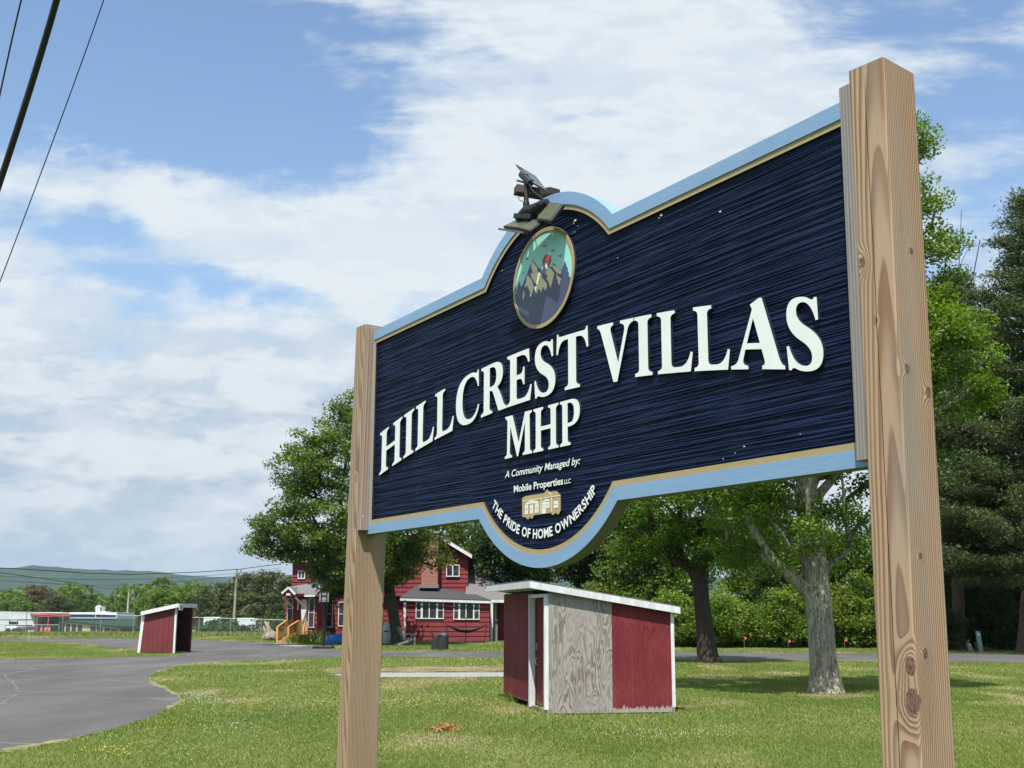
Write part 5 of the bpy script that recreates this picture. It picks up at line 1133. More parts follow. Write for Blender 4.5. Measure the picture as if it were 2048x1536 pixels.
for (a, b, t, bt, Y, lab) in ((407, 440, 1234, 1252, 170, 'white box trailer partly hidden by a shrub behind the fence'), (474, 531, 1236, 1262, 160, 'long white box trailer right of the utility pole')):
    T = empty('box_trailer', tuple(at(a, bt, Y)), 0, lab, 'trailer', 'white box trailers beyond the fence'); fb(T, 'body', FARW, (a, b, t, bt, Y, Y + 3))
    fb(T, 'chassis', DARKG, (a + 2, b - 2, bt, bt + 2, Y + .3, Y + 2.6))
    for px in (a + 6, a + 12):
        c = at(px, bt + 2.5, Y); mb = MB(); mb.tube([c, c + V3((0, .4, 0))], .45, 12); mb.build('wheel', BLACK, T)

# ---- utility poles and wires
def upole(pb, pt, Y, lab, r0, arm=None):
    A = at(*pb, Y); B = at(*pt, Y); P = empty('utility_pole', tuple(A), 0, lab, 'utility pole', 'wooden utility poles beyond the fence'); mb = MB(); mb.tube([A - V3((0, 0, .6)), A.lerp(B, .5), B], [r0, r0 * .85, r0 * .7], 10); mb.build('pole', POLEW, P)
    mb = MB(); mb.bar(at(pt[0] + 9, pt[1] + 1, Y - .5), at(pt[0] + 2, pt[1] + 14, Y - .2), .12, .12); mb.build('bracket', POLEW, P)
    mb = MB(); c = at(pt[0] - 1.5, pt[1] + 36 if arm else pt[1] + 3, Y - .3); mb.tube([c, c + V3((0, 0, .5))], .12, 8); mb.build('insulator', GREYP, P); return P
upole((466, 1272), (474, 1138), 150., 'leaning pale utility pole standing in front of the box trailers', .19, 1)
upole((254, 1240), (258, 1178), 300., 'distant utility pole rising behind the green roofed storage units', .28)
upole((267, 1262), (269, 1187), 250., 'slender dark pole just right of the distant utility pole', .10)
def wire(name, pts, r, label, group=None, sag=0.):
    P = []
    for i in range(len(pts) - 1):
        a, b = V3(pts[i]), V3(pts[i + 1])
        for k in range(10): t = k / 10; q_ = a.lerp(b, t); q_.z -= sag * 4 * t * (1 - t); P.append(q_)
    P.append(V3(pts[-1])); mb = MB(); mb.tube(P, r, 6); return mb.build(name, WIRE, label=label, cat='wire', group=group, smooth=True)
FW = 'wires to the far utility pole'
wire('overhead_wire', [at(-120, 1130, 110), at(60, 1139, 125), at(170, 1146, 132), at(260, 1149, 138), at(400, 1144, 146), at(477, 1138.5, 149.8), at(560, 1128, 146)], .045, 'thick topmost overhead wire sagging across the hills to the utility pole', FW)
wire('overhead_wire', [at(-120, 1136, 120), at(0, 1145, 126), at(150, 1166, 136), at(200, 1175, 200), at(258, 1180, 299)], .035, 'overhead wire running down from the left edge to the distant pole', FW)
wire('overhead_wire', [at(-120, 1142, 120), at(0, 1152, 128), at(160, 1159, 136), at(300, 1158, 143), at(474, 1147, 149.7), at(560, 1136, 146)], .022, 'thin overhead wire just below the thick one', FW)
wire('overhead_wire', [at(-120, 1156, 120), at(0, 1161, 128), at(160, 1171, 136), at(300, 1169, 143), at(400, 1160, 147), at(474, 1151, 149.6), at(560, 1141, 146)], .022, 'lowest thin overhead wire crossing the wooded hills', FW)
NW = 'cables crossing the upper left corner'
def near_wire(p0, p1, p2, Y0, Y1, r, lab):
    A = at(*p0, Y0); B = at(*p2, Y1); Mm = at(*p1, (Y0 + Y1) / 2); P = []
    for k in range(25): t = k / 24; P.append(A * ((1 - t) * (1 - 2 * t)) + Mm * (4 * t * (1 - t)) + B * (t * (2 * t - 1)))
    P = [P[0] + (P[0] - P[1]).normalized() * 14] + P + [P[-1] + (P[-1] - P[-2]).normalized() * 14 + V3((0, 0, -.6))]
    mb = MB(); mb.tube(P, r, 8); mb.build('overhead_cable', WIRE, label=lab, cat='cable', group=NW, smooth=True)
near_wire((135, -80), (60, 178), (-48, 505), 8.6, 9.6, .029, 'thick black twisted cable crossing the upper left corner of the sky')
near_wire((58, -60), (17, 110), (-40, 380), 8.8, 9.6, .007, 'thin black cable left of the thick one')
near_wire((228, -60), (112, 265), (-60, 720), 8.8, 10.2, .0048, 'thinnest wire, right of the thick black cable')
for (px, py, lab) in ((1489, 1277, 'leftmost orange marker flag before the hedge'), (1577, 1283, 'largest orange marker flag, left of the lichened trunk'), (1690, 1281, 'orange marker flag right of the lichened trunk')):
    g0 = gp(px, 1301); F0 = empty('marker_flag', (g0.x, g0.y, 0), 0, lab, 'flag', 'orange marker flags along the hedge'); q_ = at(px, py, g0.y)
    mb = MB(); mb.tube([(g0.x, g0.y, 0), (g0.x, g0.y, q_.z + .05)], .006, 5); mb.build('stake', GALV, F0); mb = MB(); mb.prism([(q_.x, q_.y, q_.z - .04), (q_.x + .10, q_.y - .03, q_.z - .03), (q_.x + .09, q_.y - .02, q_.z + .05), (q_.x, q_.y, q_.z + .06)], (0, .01, 0)); mb.build('flag', mat('flag_orange', (.55, .10, .03), .7), F0)

# ------------------------------------------------------------------ vegetation
BARK = mat('bark_dark', (.055, .042, .033), .95, c2=(.026, .020, .016), scale=5, stretch=(4, 4, .7), bump=.02, bscale=14)
BARKP = mat('bark_pine', (.12, .085, .065), .9, c2=(.06, .045, .035), scale=5, stretch=(4, 4, .7), bump=.02, bscale=12)
LICH = bpy.data.materials.new('bark_lichen')
def lichmat(m):
    m.use_nodes = True; t = m.node_tree; t.nodes.clear(); n = N(t)
    tc = n.new('ShaderNodeTexCoord').outputs['Object']; v = n.mapv(tc, sc=(1, 1, .45))
    f = n.noise(n.mapv(tc, sc=(9, 9, 1.6)), 2.2, 5, .7); col = n.mix(n.sstep(f, .38, .62), c4((.34, .31, .27)), c4((.13, .11, .09)))
    li = n.noise(v, 19, 5, .78); lm = n.sstep(li, .49, .56); g_ = n.sstep(n.noise(tc, 1.1, 3, .6), .38, .62, .25, 1.)
    col = n.mix(n.m('MULTIPLY', lm, g_), col, c4((.46, .48, .29))); li2 = n.sstep(n.noise(v, 22, 4, .7), .58, .66); col = n.mix(n.m('MULTIPLY', li2, .7), col, c4((.42, .42, .38)))
    p = n.new('ShaderNodeBsdfPrincipled'); p.inputs['Roughness'].default_value = .95; p.inputs['Specular IOR Level'].default_value = .1; n.link(col, p.inputs[0])
    b = n.new('ShaderNodeBump'); b.inputs['Distance'].default_value = .03; n.link(n.m('ADD', f, n.m('MULTIPLY', li, .3)), b.inputs['Height']); n.link(b.outputs[0], p.inputs['Normal'])
    o = n.new('ShaderNodeOutputMaterial'); n.link(p.outputs[0], o.inputs[0])
lichmat(LICH)
LEAF_A = leafmat('maple_leaf', (.020, .055, .010), (.14, .225, .028), .38)
LEAF_B = leafmat('maple_leaf_bright', (.022, .066, .008), (.155, .265, .02), .42)
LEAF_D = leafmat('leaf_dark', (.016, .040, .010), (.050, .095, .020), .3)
LEAF_H = leafmat('hedge_leaf', (.026, .070, .010), (.19, .285, .03), .4)
NEEDLE = leafmat('pine_needle', (.008, .022, .008), (.095, .135, .036), .25)
NEEDLE_O = leafmat('pine_needle_olive', (.035, .050, .018), (.11, .125, .04), .2)
NEEDLE_B = leafmat('pine_needle_brown', (.050, .050, .025), (.14, .105, .06), .15)

def ball(rng, k):
    d = rng.normal(size=(k, 3)); d /= np.linalg.norm(d, axis=1, keepdims=True); return d * rng.random((k, 1)) ** (1 / 2.2) * 2.0
def rot_basis(rng, n, up_bias=0.):
    a = rng.normal(size=(n, 3)); a[:, 2] += up_bias; a /= np.linalg.norm(a, axis=1, keepdims=True)
    b = rng.normal(size=(n, 3)); b -= (a * b).sum(1, keepdims=True) * a; b /= np.linalg.norm(b, axis=1, keepdims=True); return a, b, np.cross(a, b)
def leaves_geo(rng, C, size, up_bias=1.2, asp=.62):
    n = len(C); nrm, u, v = rot_basis(rng, n, up_bias); s = size * rng.uniform(.6, 1.25, (n, 1)); 
    p0 = C - u * s * .5; p1 = C + v * s * asp * .5 - nrm * s * .08; p2 = C + u * s * .5; p3 = C - v * s * asp * .5 - nrm * s * .08
    V = np.stack([p0, p1, p2, p3], 1).reshape(-1, 3); F = np.arange(4 * n).reshape(-1, 4); return V, F
def skeleton(base, trunk, att, rng, step=.5):
    nodes = [V3(base)]; par = [-1]; tr = [True]
    for p in trunk:
        p = V3(p); a = nodes[-1]; k = max(1, int((p - a).length / step)); i0 = len(nodes) - 1
        for j in range(1, k + 1):
            nodes.append(a.lerp(p, j / k)); par.append(len(nodes) - 2); tr.append(True)
    arr = [tuple(x) for x in nodes]; tips = []
    ax = np.array(arr[-1]); b0 = np.array(arr[0])
    order = sorted(range(len(att)), key=lambda i: min(np.linalg.norm(np.array(arr) - att[i], axis=1)))
    for i in order:
        a = att[i]; A = np.array(arr); d = A - a; dist = np.linalg.norm(d, axis=1); hz = np.hypot(d[:, 0], d[:, 1])
        cost = dist + 1.2 * np.maximum(0, A[:, 2] - a[2] + .45 * hz) + np.where(A[:, 2] < A[0, 2] + min(1.2, .4 * (A[-1, 2] - A[0, 2])), 5, 0)
        j = int(np.argmin(cost)); p = A[j]; L = dist[j]; k = max(1, int(L / step)); prev = j
        for q_ in range(1, k + 1):
            t = q_ / k; c = p + (a - p) * t; c = c + np.array([0, 0, .12 * L * math.sin(math.pi * t) * (1 if a[2] > p[2] else .4)])
            if q_ < k: c = c + rng.normal(0, .05 * min(L, 1.5), 3)
            arr.append(tuple(c)); par.append(prev); tr.append(False); prev = len(arr) - 1
        tips.append(prev)
    return np.array(arr), par, tr, tips
def skin_tubes(P, par, R, rng, sides=6, flare=0.):
    V = []; F = []; k0 = 0
    for i in range(1, len(P)):
        a = P[par[i]]; b = P[i]; d = b - a; L = np.linalg.norm(d)
        if L < 1e-5: continue
        d /= L; r0 = R[par[i]] if par[i] >= 0 else R[i]; r1 = R[i]
        r0 = min(r0, r1 * 1.6) if R[par[i]] > 1.6 * r1 else r0
        n = 12 if r1 > .12 else (7 if r1 > .04 else 4)
        o = np.array([1., 0, 0]) if abs(d[0]) < .8 else np.array([0, 1., 0]); u = np.cross(d, o); u /= np.linalg.norm(u); v = np.cross(d, u)
        t = np.arange(n) * 2 * np.pi / n; ring = np.cos(t)[:, None] * u + np.sin(t)[:, None] * v
        V.append(a - d * r0 * .15 + ring * r0); V.append(b + d * r1 * .15 + ring * r1)
        for j in range(n): F.append((k0 + j, k0 + (j + 1) % n, k0 + n + (j + 1) % n, k0 + n + j))
        k0 += 2 * n
    return np.vstack(V), np.array(F)
def tree(name, label, base, trunk, envs, ncl, nleaf, lsize, crad, rtrunk, leafm, barkm, seed, group=None, shell=.55, step=.5, limbs=(), flat=.6, cat='tree', varc=.5):
    rng = np.random.default_rng(seed); att = []
    tot = sum(e[2][0] * e[2][2] for e in envs)
    for (kind, c, r) in envs:
        m = max(1, int(ncl * r[0] * r[2] / tot))
        for _ in range(m):
            d = rng.normal(size=3); d /= np.linalg.norm(d); rr = shell + (1 - shell) * rng.random() ** .6
            att.append(np.array(c) + d * np.array(r) * rr)
    att = [a for a in att if a[2] > base[2] + (1.0 if cat == 'tree' else .15)]
    P, par, tr, tips = skeleton(base, trunk, att, rng, step)
    R = np.zeros(len(P)); rt_ = .012
    acc = np.zeros(len(P))
    for i in range(len(P) - 1, 0, -1):
        if acc[i] == 0: acc[i] = rt_ ** 2.3
        acc[par[i]] += acc[i]
    R = acc ** (1 / 2.3); R *= rtrunk / R[0] if R[0] > 0 else 1; R = np.maximum(R, .009)
    z0 = base[2]; fl = 1 + .45 * np.exp(-(P[:, 2] - z0) / .22); isb = np.array(tr); R = np.where(isb, R * fl, R)
    if limbs: pass
    root = empty(name, tuple(base), 0, label, cat, group)
    V, F = skin_tubes(P, par, R, rng); fastmesh('trunk', V, F, barkm, root, smooth=True)
    kids = np.zeros(len(P), int)
    for i in range(1, len(P)): kids[par[i]] += 1
    C = []; var = []
    for t in tips:
        c = P[t]; k = int(nleaf * rng.uniform(.6, 1.4)); off = ball(rng, k) * np.array([crad, crad, crad * flat]) * .5
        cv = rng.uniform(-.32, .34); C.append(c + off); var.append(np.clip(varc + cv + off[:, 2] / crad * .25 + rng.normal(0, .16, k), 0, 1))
    thin = [i for i in range(len(P)) if R[i] < rtrunk * .22 and not tr[i] and rng.random() < .5]
    for t in thin:
        k = int(nleaf * .25); off = ball(rng, k) * crad * .4; C.append(P[t] + off); var.append(np.clip(varc - .1 + rng.normal(0, .2, k), 0, 1))
    C = np.vstack(C); var = np.concatenate(var); V, F = leaves_geo(rng, C, lsize)
    fastmesh('crown', V, F, leafm, root, var=np.repeat(var, 4)); return root
def pine(name, label, base, top, R0, seed, needm, barkm=None, rtrunk=.25, lev=.55, nn=70, nsize=.30, bare=.18, group=None, shape=.75, clump=.45, varc=.5):
    rng = np.random.default_rng(seed); base = np.array(base, float); top = np.array(top, float); H = np.linalg.norm(top - base); root = empty(name, tuple(base), 0, label, 'tree', group)
    P = [base]; par = [-1]; R = [rtrunk * 1.2]; nt = 16
    for i in range(1, nt + 1): P.append(base + (top - base) * i / nt + np.array([math.sin(i) * .04, math.cos(i * 1.3) * .04, 0])); par.append(i - 1); R.append(rtrunk * (1 - .93 * i / nt))
    C = []; D = []; var = []; z = bare
    while z < .985:
        t = (z - bare) / (1 - bare); L0 = R0 * min(1., (t + .12) * 5) * (1 - t) ** shape; nb = int(rng.integers(4, 7)); a0 = rng.random() * 6.28
        i0 = min(nt, int(z * nt)); p0 = base + (top - base) * z
        for k in range(nb):
            a = a0 + k * 6.283 / nb + rng.normal(0, .2); L = L0 * rng.uniform(.6, 1.15) + .15; rise = rng.uniform(-.05, .28) + .35 * t
            ns = max(2, int(L / .6)); prev = i0; last = p0
            for s in range(1, ns + 1):
                u = s / ns; c = p0 + np.array([math.cos(a) * L * u, math.sin(a) * L * u, L * rise * u - .10 * L * u * (1 - u) * 2])+ rng.normal(0, .04, 3)
                P.append(c); par.append(prev); R.append(max(.010, .035 * (1 - u) * L / 2 + .01)); prev = len(P) - 1
                if u > .25:
                    m = int(nn * rng.uniform(.6, 1.3)); side = np.array([-math.sin(a), math.cos(a), 0.]); off = (rng.normal(size=(m, 1)) * .55 * clump * (1.2 - .4 * u) * side * 1.5 + rng.normal(size=(m, 1)) * clump * .5 * np.array([math.cos(a), math.sin(a), 0]) + rng.normal(size=(m, 1)) * clump * .22 * np.array([0, 0, 1.]))
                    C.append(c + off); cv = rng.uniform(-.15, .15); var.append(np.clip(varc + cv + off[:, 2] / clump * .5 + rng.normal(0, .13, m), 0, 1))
        z += lev / H * rng.uniform(.7, 1.3)
    V, F = skin_tubes(np.array(P), par, np.array(R), rng); fastmesh('trunk', V, F, barkm or BARKP, root, smooth=True)
    C = np.vstack(C); var = np.concatenate(var); V, F = leaves_geo(rng, C, nsize, .8, .26); fastmesh('crown', V, F, needm, root, var=np.repeat(var, 4)); return root
def E_(px, py, Y, rx, ry, rz): p = at(px, py, Y); return ('e', tuple(p), (rx, ry, rz))
def on(px, py): p = gp(px, py); return (p.x, p.y, 0.)
def onz(px, Y):
    p = at(px, 1226, Y); return (p.x, Y, tz(p.x, Y))

# the big maple by the house
b = on(796, 1290)
tree('maple_tree', 'big dark green maple hiding the left half of the red house', b, [at(787, 1230, b[1]), at(775, 1160, b[1]), at(752, 1060, b[1]), at(735, 960, b[1]), at(722, 880, b[1])],
     [E_(728, 985, b[1] - 1.0, 4.4, 3.4, 5.1), E_(600, 1060, b[1] - 2.5, 2.6, 1.6, 1.7), E_(845, 1100, b[1] - .8, 1.5, 1.2, 1.2), E_(550, 1075, b[1] - 2.5, 1.6, 1.2, 1.1), E_(620, 930, b[1] - 1.5, 2.0, 1.6, 1.7), E_(700, 815, b[1] - 1, 1.2, 1.2, 1.0), E_(695, 1145, b[1] - 1., 1.9, 1.2, .9), E_(790, 1130, b[1] - 1., 1.3, 1.0, 1.0)], 500, 130, .15, .66, .28, LEAF_A, BARK, 3, shell=.42, flat=.5)
b = on(760, 1286)
tree('maple_tree', 'second smaller trunk and crown growing close behind the big maple', b, [at(757, 1200, b[1]), at(748, 1120, b[1])], [E_(735, 1110, b[1], 2.8, 1.6, 2.2), E_(668, 1170, b[1] - 1.5, 1.2, 1.0, 1.0)], 90, 150, .17, .9, .22, LEAF_D, BARK, 33, shell=.25)
# lichen maple
b = on(1652, 1386); Y = b[1]
tree('maple_tree', 'lichen covered maple with thick forked trunk nearest behind the sign', b, [at(1645, 1300, Y), at(1640, 1240, Y), at(1632, 1170, Y), at(1624, 1080, Y), at(1612, 985, Y), at(1620, 880, Y), at(1640, 760, Y), at(1670, 620, Y), at(1700, 480, Y)],
     [E_(1700, 640, Y, 1.7, 2.4, 3.8), E_(1500, 790, Y, 2.7, 3.2, 2.7), E_(1580, 1060, Y + .2, 2.0, 2.0, 1.0), E_(1860, 740, Y + .3, 1.25, 1.8, 2.0), E_(1845, 480, Y + .2, .72, 1.0, 1.6), E_(1900, 640, Y + .2, .8, 1.0, .9), E_(1842, 290, Y + .2, .42, .5, .6)], 520, 200, .088, .44, .285, LEAF_B, LICH, 7, shell=.35, step=.35)
def limb(root_name, pts, rs, m):
    root = [o for o in bpy.data.objects if o.name == root_name][0]; mb = MB(); Q = []; R_ = []
    for i in range(len(pts) - 1):
        for k in range(4): t = k / 4; Q.append(V3(pts[i]).lerp(V3(pts[i + 1]), t)); R_.append(rs[i] + (rs[i + 1] - rs[i]) * t)
    Q.append(V3(pts[-1])); R_.append(rs[-1]); mb.tube(Q, R_, 12); return mb.build('limb', m, root, smooth=True)
LT_ = bpy.data.objects[[o.name for o in bpy.data.objects if o.get('label', '').startswith('lichen covered')][0]].name
limb(LT_, [at(1652, 1396, Y), at(1650, 1370, Y), at(1646, 1310, Y), at(1642, 1240, Y), at(1636, 1190, Y)], [.40, .315, .265, .235, .235], LICH)
limb(LT_, [at(1636, 1195, Y), at(1590, 1160, Y - .1), at(1545, 1118, Y - .2), at(1508, 1062, Y - .2), at(1485, 1000, Y - .2), at(1470, 930, Y - .2)], [.17, .125, .10, .075, .06, .04], LICH)
limb(LT_, [at(1620, 1010, Y), at(1650, 975, Y), at(1690, 930, Y - .1), at(1735, 870, Y - .1), at(1800, 790, Y), at(1870, 700, Y)], [.13, .10, .08, .06, .045, .03], LICH)
limb(LT_, [at(1637, 1195, Y), at(1630, 1130, Y), at(1622, 1080, Y), at(1612, 985, Y)], [.215, .17, .185, .15], LICH)
# fine bare twigs against the sky
mb = MB(); random.seed(12)
for pts in ([(1850, 900), (1880, 720), (1900, 600), (1925, 520), (1950, 470)], [(1860, 800), (1900, 640), (1918, 530), (1923, 420)], [(1880, 700), (1885, 560), (1905, 450)], [(1905, 610), (1945, 560), (1960, 480)]):
    mb.tube([at(x, y, Y + .3) for x, y in pts], [.018 - .004 * i for i in range(len(pts))] if len(pts) < 5 else [.018, .014, .010, .006, .003], 5)
mb.build('twigs', BARK, bpy.data.objects[LT_])
# middle maple
b = on(1416, 1325); Y = b[1]
tree('maple_tree', 'slender dark trunked maple between the wooden shed and the lichened maple', b, [at(1408, 1250, Y), at(1402, 1190, Y), at(1398, 1130, Y), at(1392, 1040, Y)], [E_(1385, 980, Y, 3.2, 3.2, 2.8), E_(1300, 1080, Y, 1.3, 1.5, .9), E_(1480, 1090, Y, 1.3, 1.4, .9), E_(1400, 1080, Y, 1.6, 1.8, .9)], 270, 170, .115, .58, .27, LEAF_B, BARK, 17, shell=.3, varc=.38)
limb([o.name for o in bpy.data.objects if o.get('label', '').startswith('slender dark')][0], [at(1417, 1328, Y), at(1415, 1310, Y), at(1409, 1250, Y), at(1402, 1190, Y), at(1399, 1150, Y)], [.50, .36, .29, .26, .25], BARK)
# trees behind the house and shed
LB = ['broad green tree right behind the grey house roof', 'dark trunked tree standing between the house and the shed', 'leafy tree above the left end of the shed roof', 'tree with twin limbs behind the middle of the shed roof', 'tall leafy tree behind the right half of the shed', 'bushy tree just left of the slender maple trunk', 'rounded tree beyond the hedge right of the slender maple']
for i, (px, Yt, cy, r, hz) in enumerate(((955, 80, 1070, 3.4, 3.2), (1035, 72, 1075, 3.0, 2.6), (1090, 78, 1080, 3.2, 2.6), (1160, 70, 1070, 3.2, 3.0), (1240, 76, 1085, 3.6, 3.6), (1290, 66, 1160, 2.7, 2.6), (1500, 84, 1120, 3.2, 2.6))):
    b = onz(px, Yt); tree('leafy_tree', LB[i], b, [at(px - 3, 1210, Yt), at(px + 4, 1150, Yt), at(px, cy, Yt)], [E_(px, cy, Yt, r, r * .9, hz), E_(px - 40 + i * 9, cy + 50, Yt, r * .6, r * .6, hz * .5)], 110, 110, .24, 1.0, .22, (LEAF_A, LEAF_D, LEAF_A, LEAF_D, LEAF_A, LEAF_A, LEAF_H)[i], BARK, 50 + i, 'trees behind the house and shed', shell=.3, step=.8)
for i, (px, Yt, cy, r, hz, lab) in enumerate(((1590, 66, 1120, 3.0, 2.6, 'leafy tree above the hedge just left of the lichened trunk'), (1705, 64, 1130, 2.7, 2.3, 'leafy tree above the hedge right of the lichened trunk'), (1345, 74, 1110, 3.2, 2.8, 'leafy tree behind the low end of the shed roof'))):
    b = onz(px, Yt); tree('leafy_tree', lab, b, [at(px - 3, 1210, Yt), at(px, cy, Yt)], [E_(px, cy, Yt, r, r * .9, hz), E_(px + 20, cy + 60, Yt, r * .6, r * .6, hz * .5)], 110, 120, .20, .9, .2, LEAF_A, BARK, 80 + i, 'trees behind the house and shed', shell=.3, step=.8)
# hedge of shrubs beyond the side road
random.seed(6); HG = 'shrubs in the hedge beyond the side road'; hx = [1345, 1385, 1428, 1470, 1515, 1560, 1605, 1650, 1690, 1728, 1768, 1240, 1190, 1295]
WHERE = ['first shrub right of the shed', 'shrub left of the slender maple trunk', 'shrub right of the slender maple trunk', 'shrub behind the leftmost orange flag', 'shrub between two orange flags', 'shrub behind the largest orange flag', 'shrub just left of the lichened trunk', 'shrub directly behind the lichened trunk', 'shrub behind the right orange flag', 'taller shrub left of the near sign post', 'shrub half hidden by the near sign post', 'shrub seen over the middle of the shed roof', 'shrub behind the left part of the shed', 'shrub behind the low end of the shed roof']
for i, px in enumerate(hx):
    Yt = 58.5 + random.uniform(-.8, 1.5) + (6 if i > 10 else 0); tp = (1190, 1218, 1176, 1208, 1218, 1186, 1172, 1206, 1180, 1150, 1160, 1160, 1170, 1176)[i]; b = onz(px, Yt); tz_ = at(px, tp, Yt).z
    tree('hedge_shrub', 'leafy ' + WHERE[i], b, [(b[0], b[1], b[2] + .5), (b[0] + .1, b[1], b[2] + 1.1)], [('e', (b[0], b[1], tz_ * .55), (1.05, .9, tz_ * .52)), ('e', (b[0] + .4, b[1] - .4, tz_ * .4), (.7, .6, tz_ * .38)), ('e', (b[0] - .3, b[1] - .3, tz_ * .26 + .25), (.8, .6, .5))], 75, 75, .15, .55, .09, LEAF_H, BARK, 90 + i, HG, shell=.35, step=.5, cat='shrub', varc=.45 + random.uniform(-.08, .08))
# pines on the right
PG = 'pines at the right edge'
b = on(1917, 1301); pine('pine_tree', 'pine with a leaning trunk next to the near sign post', b, at(1900, 540, b[1]), 4.2, 21, NEEDLE, rtrunk=.32, group=PG, bare=.20, nn=210, nsize=.21, lev=.5, clump=.55)
b = on(2052, 1307); pine('pine_tree', 'tallest pine cut by the right edge of the view', b, at(2070, 380, b[1]), 5.2, 22, NEEDLE, rtrunk=.35, group=PG, bare=.15, nn=210, nsize=.21, lev=.5, clump=.55)
b = onz(1985, 60); pine('pine_tree', 'pine standing in shade behind the two utility pedestals', b, at(1975, 620, 60), 4.2, 23, NEEDLE, rtrunk=.28, group=PG, bare=.10, nn=80, nsize=.34, lev=.6, clump=.6)
b = onz(1850, 66); pine('pine_tree', 'pine rising directly behind the near sign post', b, at(1850, 730, 66), 4.0, 24, NEEDLE, rtrunk=.28, group=PG, bare=.08, nn=70, nsize=.34, lev=.65, clump=.6)
b = onz(2130, 64); pine('pine_tree', 'pine at the far right hidden behind the tallest one', b, at(2130, 640, 64), 4.6, 25, NEEDLE, rtrunk=.3, group=PG, bare=.05, nn=80, nsize=.36, lev=.6, clump=.6)
b = onz(1565, 68); pine('spruce_tree', 'dark conifer behind the hedge left of the lichened trunk', b, at(1565, 1120, 68), 3.0, 26, NEEDLE, rtrunk=.15, group=None, bare=.1, nn=70, nsize=.26, lev=.45, clump=.5)
UG = 'undergrowth shrubs beneath the pines'
for i, (px, Yt, tp) in enumerate(((1878, 55.5, 1215), (1940, 57, 1165), (1995, 56, 1190), (2040, 55, 1225), (1800, 60, 1185), (1905, 61, 1140), (2000, 62, 1120), (2090, 60, 1150))):
    b = onz(px, Yt); t_ = at(px, tp, Yt).z
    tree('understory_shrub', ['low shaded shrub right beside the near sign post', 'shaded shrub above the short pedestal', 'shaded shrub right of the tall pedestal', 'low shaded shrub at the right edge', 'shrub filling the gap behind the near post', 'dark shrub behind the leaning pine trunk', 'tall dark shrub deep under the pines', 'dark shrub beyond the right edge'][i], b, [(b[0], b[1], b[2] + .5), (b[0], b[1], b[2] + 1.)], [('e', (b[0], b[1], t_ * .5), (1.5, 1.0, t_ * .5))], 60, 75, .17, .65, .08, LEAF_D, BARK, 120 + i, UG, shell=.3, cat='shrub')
# tree line beyond the fence
TG = 'tree line beyond the fence'
for i, (kind, px, tp, Yt, R_, lab) in enumerate((('p', 500, 1150, 215, 5.2, 'tall green pine right of the pale utility pole'), ('p', 452, 1164, 220, 4.2, 'dark pine just left of the pale utility pole'), ('p', 540, 1146, 205, 5.5, 'broad pine beside the porch of the red house'), ('p', 580, 1158, 200, 4.5, 'pine half hidden by the porch'),
        ('d', 345, 1172, 210, 4.6, 'rounded leafy tree above the red shelter roof'), ('d', 378, 1168, 215, 4.2, 'leafy tree right of the red shelter'), ('o', 412, 1178, 205, 3.8, 'thin olive tree with bare twigs in the tree line'), ('d', 310, 1186, 230, 4.0, 'leafy tree left of the red shelter roof'),
        ('b', 76, 1172, 320, 8.2, 'big brownish conifer far left above the white building'), ('p', 118, 1193, 310, 5.5, 'dark spruce right of the brownish conifer'), ('d', 26, 1196, 300, 6., 'leafy green tree at the far left'), ('b', 100, 1185, 330, 6.0, 'second brownish conifer behind the dark spruce'))):
    b = onz(px, Yt); tpz = at(px, tp, Yt)
    if kind in 'pbo': pine('pine_tree' if kind != 'b' else 'brown_conifer', lab, b, tuple(tpz), R_, 200 + i, {'p': NEEDLE_O if i in (0, 2) else NEEDLE, 'b': NEEDLE_B, 'o': NEEDLE_O}[kind], rtrunk=.25, lev=.9, nn=38 if kind != 'o' else 16, nsize=.75, bare=.05, group=TG, shape=.55, clump=1.0)
    else:
        h = tpz.z - b[2]; tree('leafy_tree', lab, b, [(b[0], b[1], b[2] + h * .3), (b[0] + .3, b[1], b[2] + h * .5)], [('e', (b[0], b[1], b[2] + h * .58), (R_, R_ * .8, h * .42))], 80, 80, .55, 1.6, .25, LEAF_A, BARK, 210 + i, TG, shell=.35, step=1.2)
for i, (px, Yt, tp, R_) in enumerate(((448, 110, 1238, 1.6), (428, 104, 1254, 1.3), (470, 100, 1256, 1.4), (560, 96, 1232, 2.0))):
    b = onz(px, Yt); t_ = at(px, tp, Yt).z; h = t_ - b[2]
    tree('roadside_bush', ['bush in front of the gap between the two white trailers', 'low bush below the left white trailer', 'low bush at the foot of the utility pole', 'bush by the fence next to the timber steps'][i], b, [(b[0], b[1], b[2] + .4)], [('e', (b[0], b[1], b[2] + h * .5), (R_, 1.2, h * .5))], 45, 60, .26, .7, .07, LEAF_D, BARK, 240 + i, 'bushes along the fence', shell=.3, cat='bush')

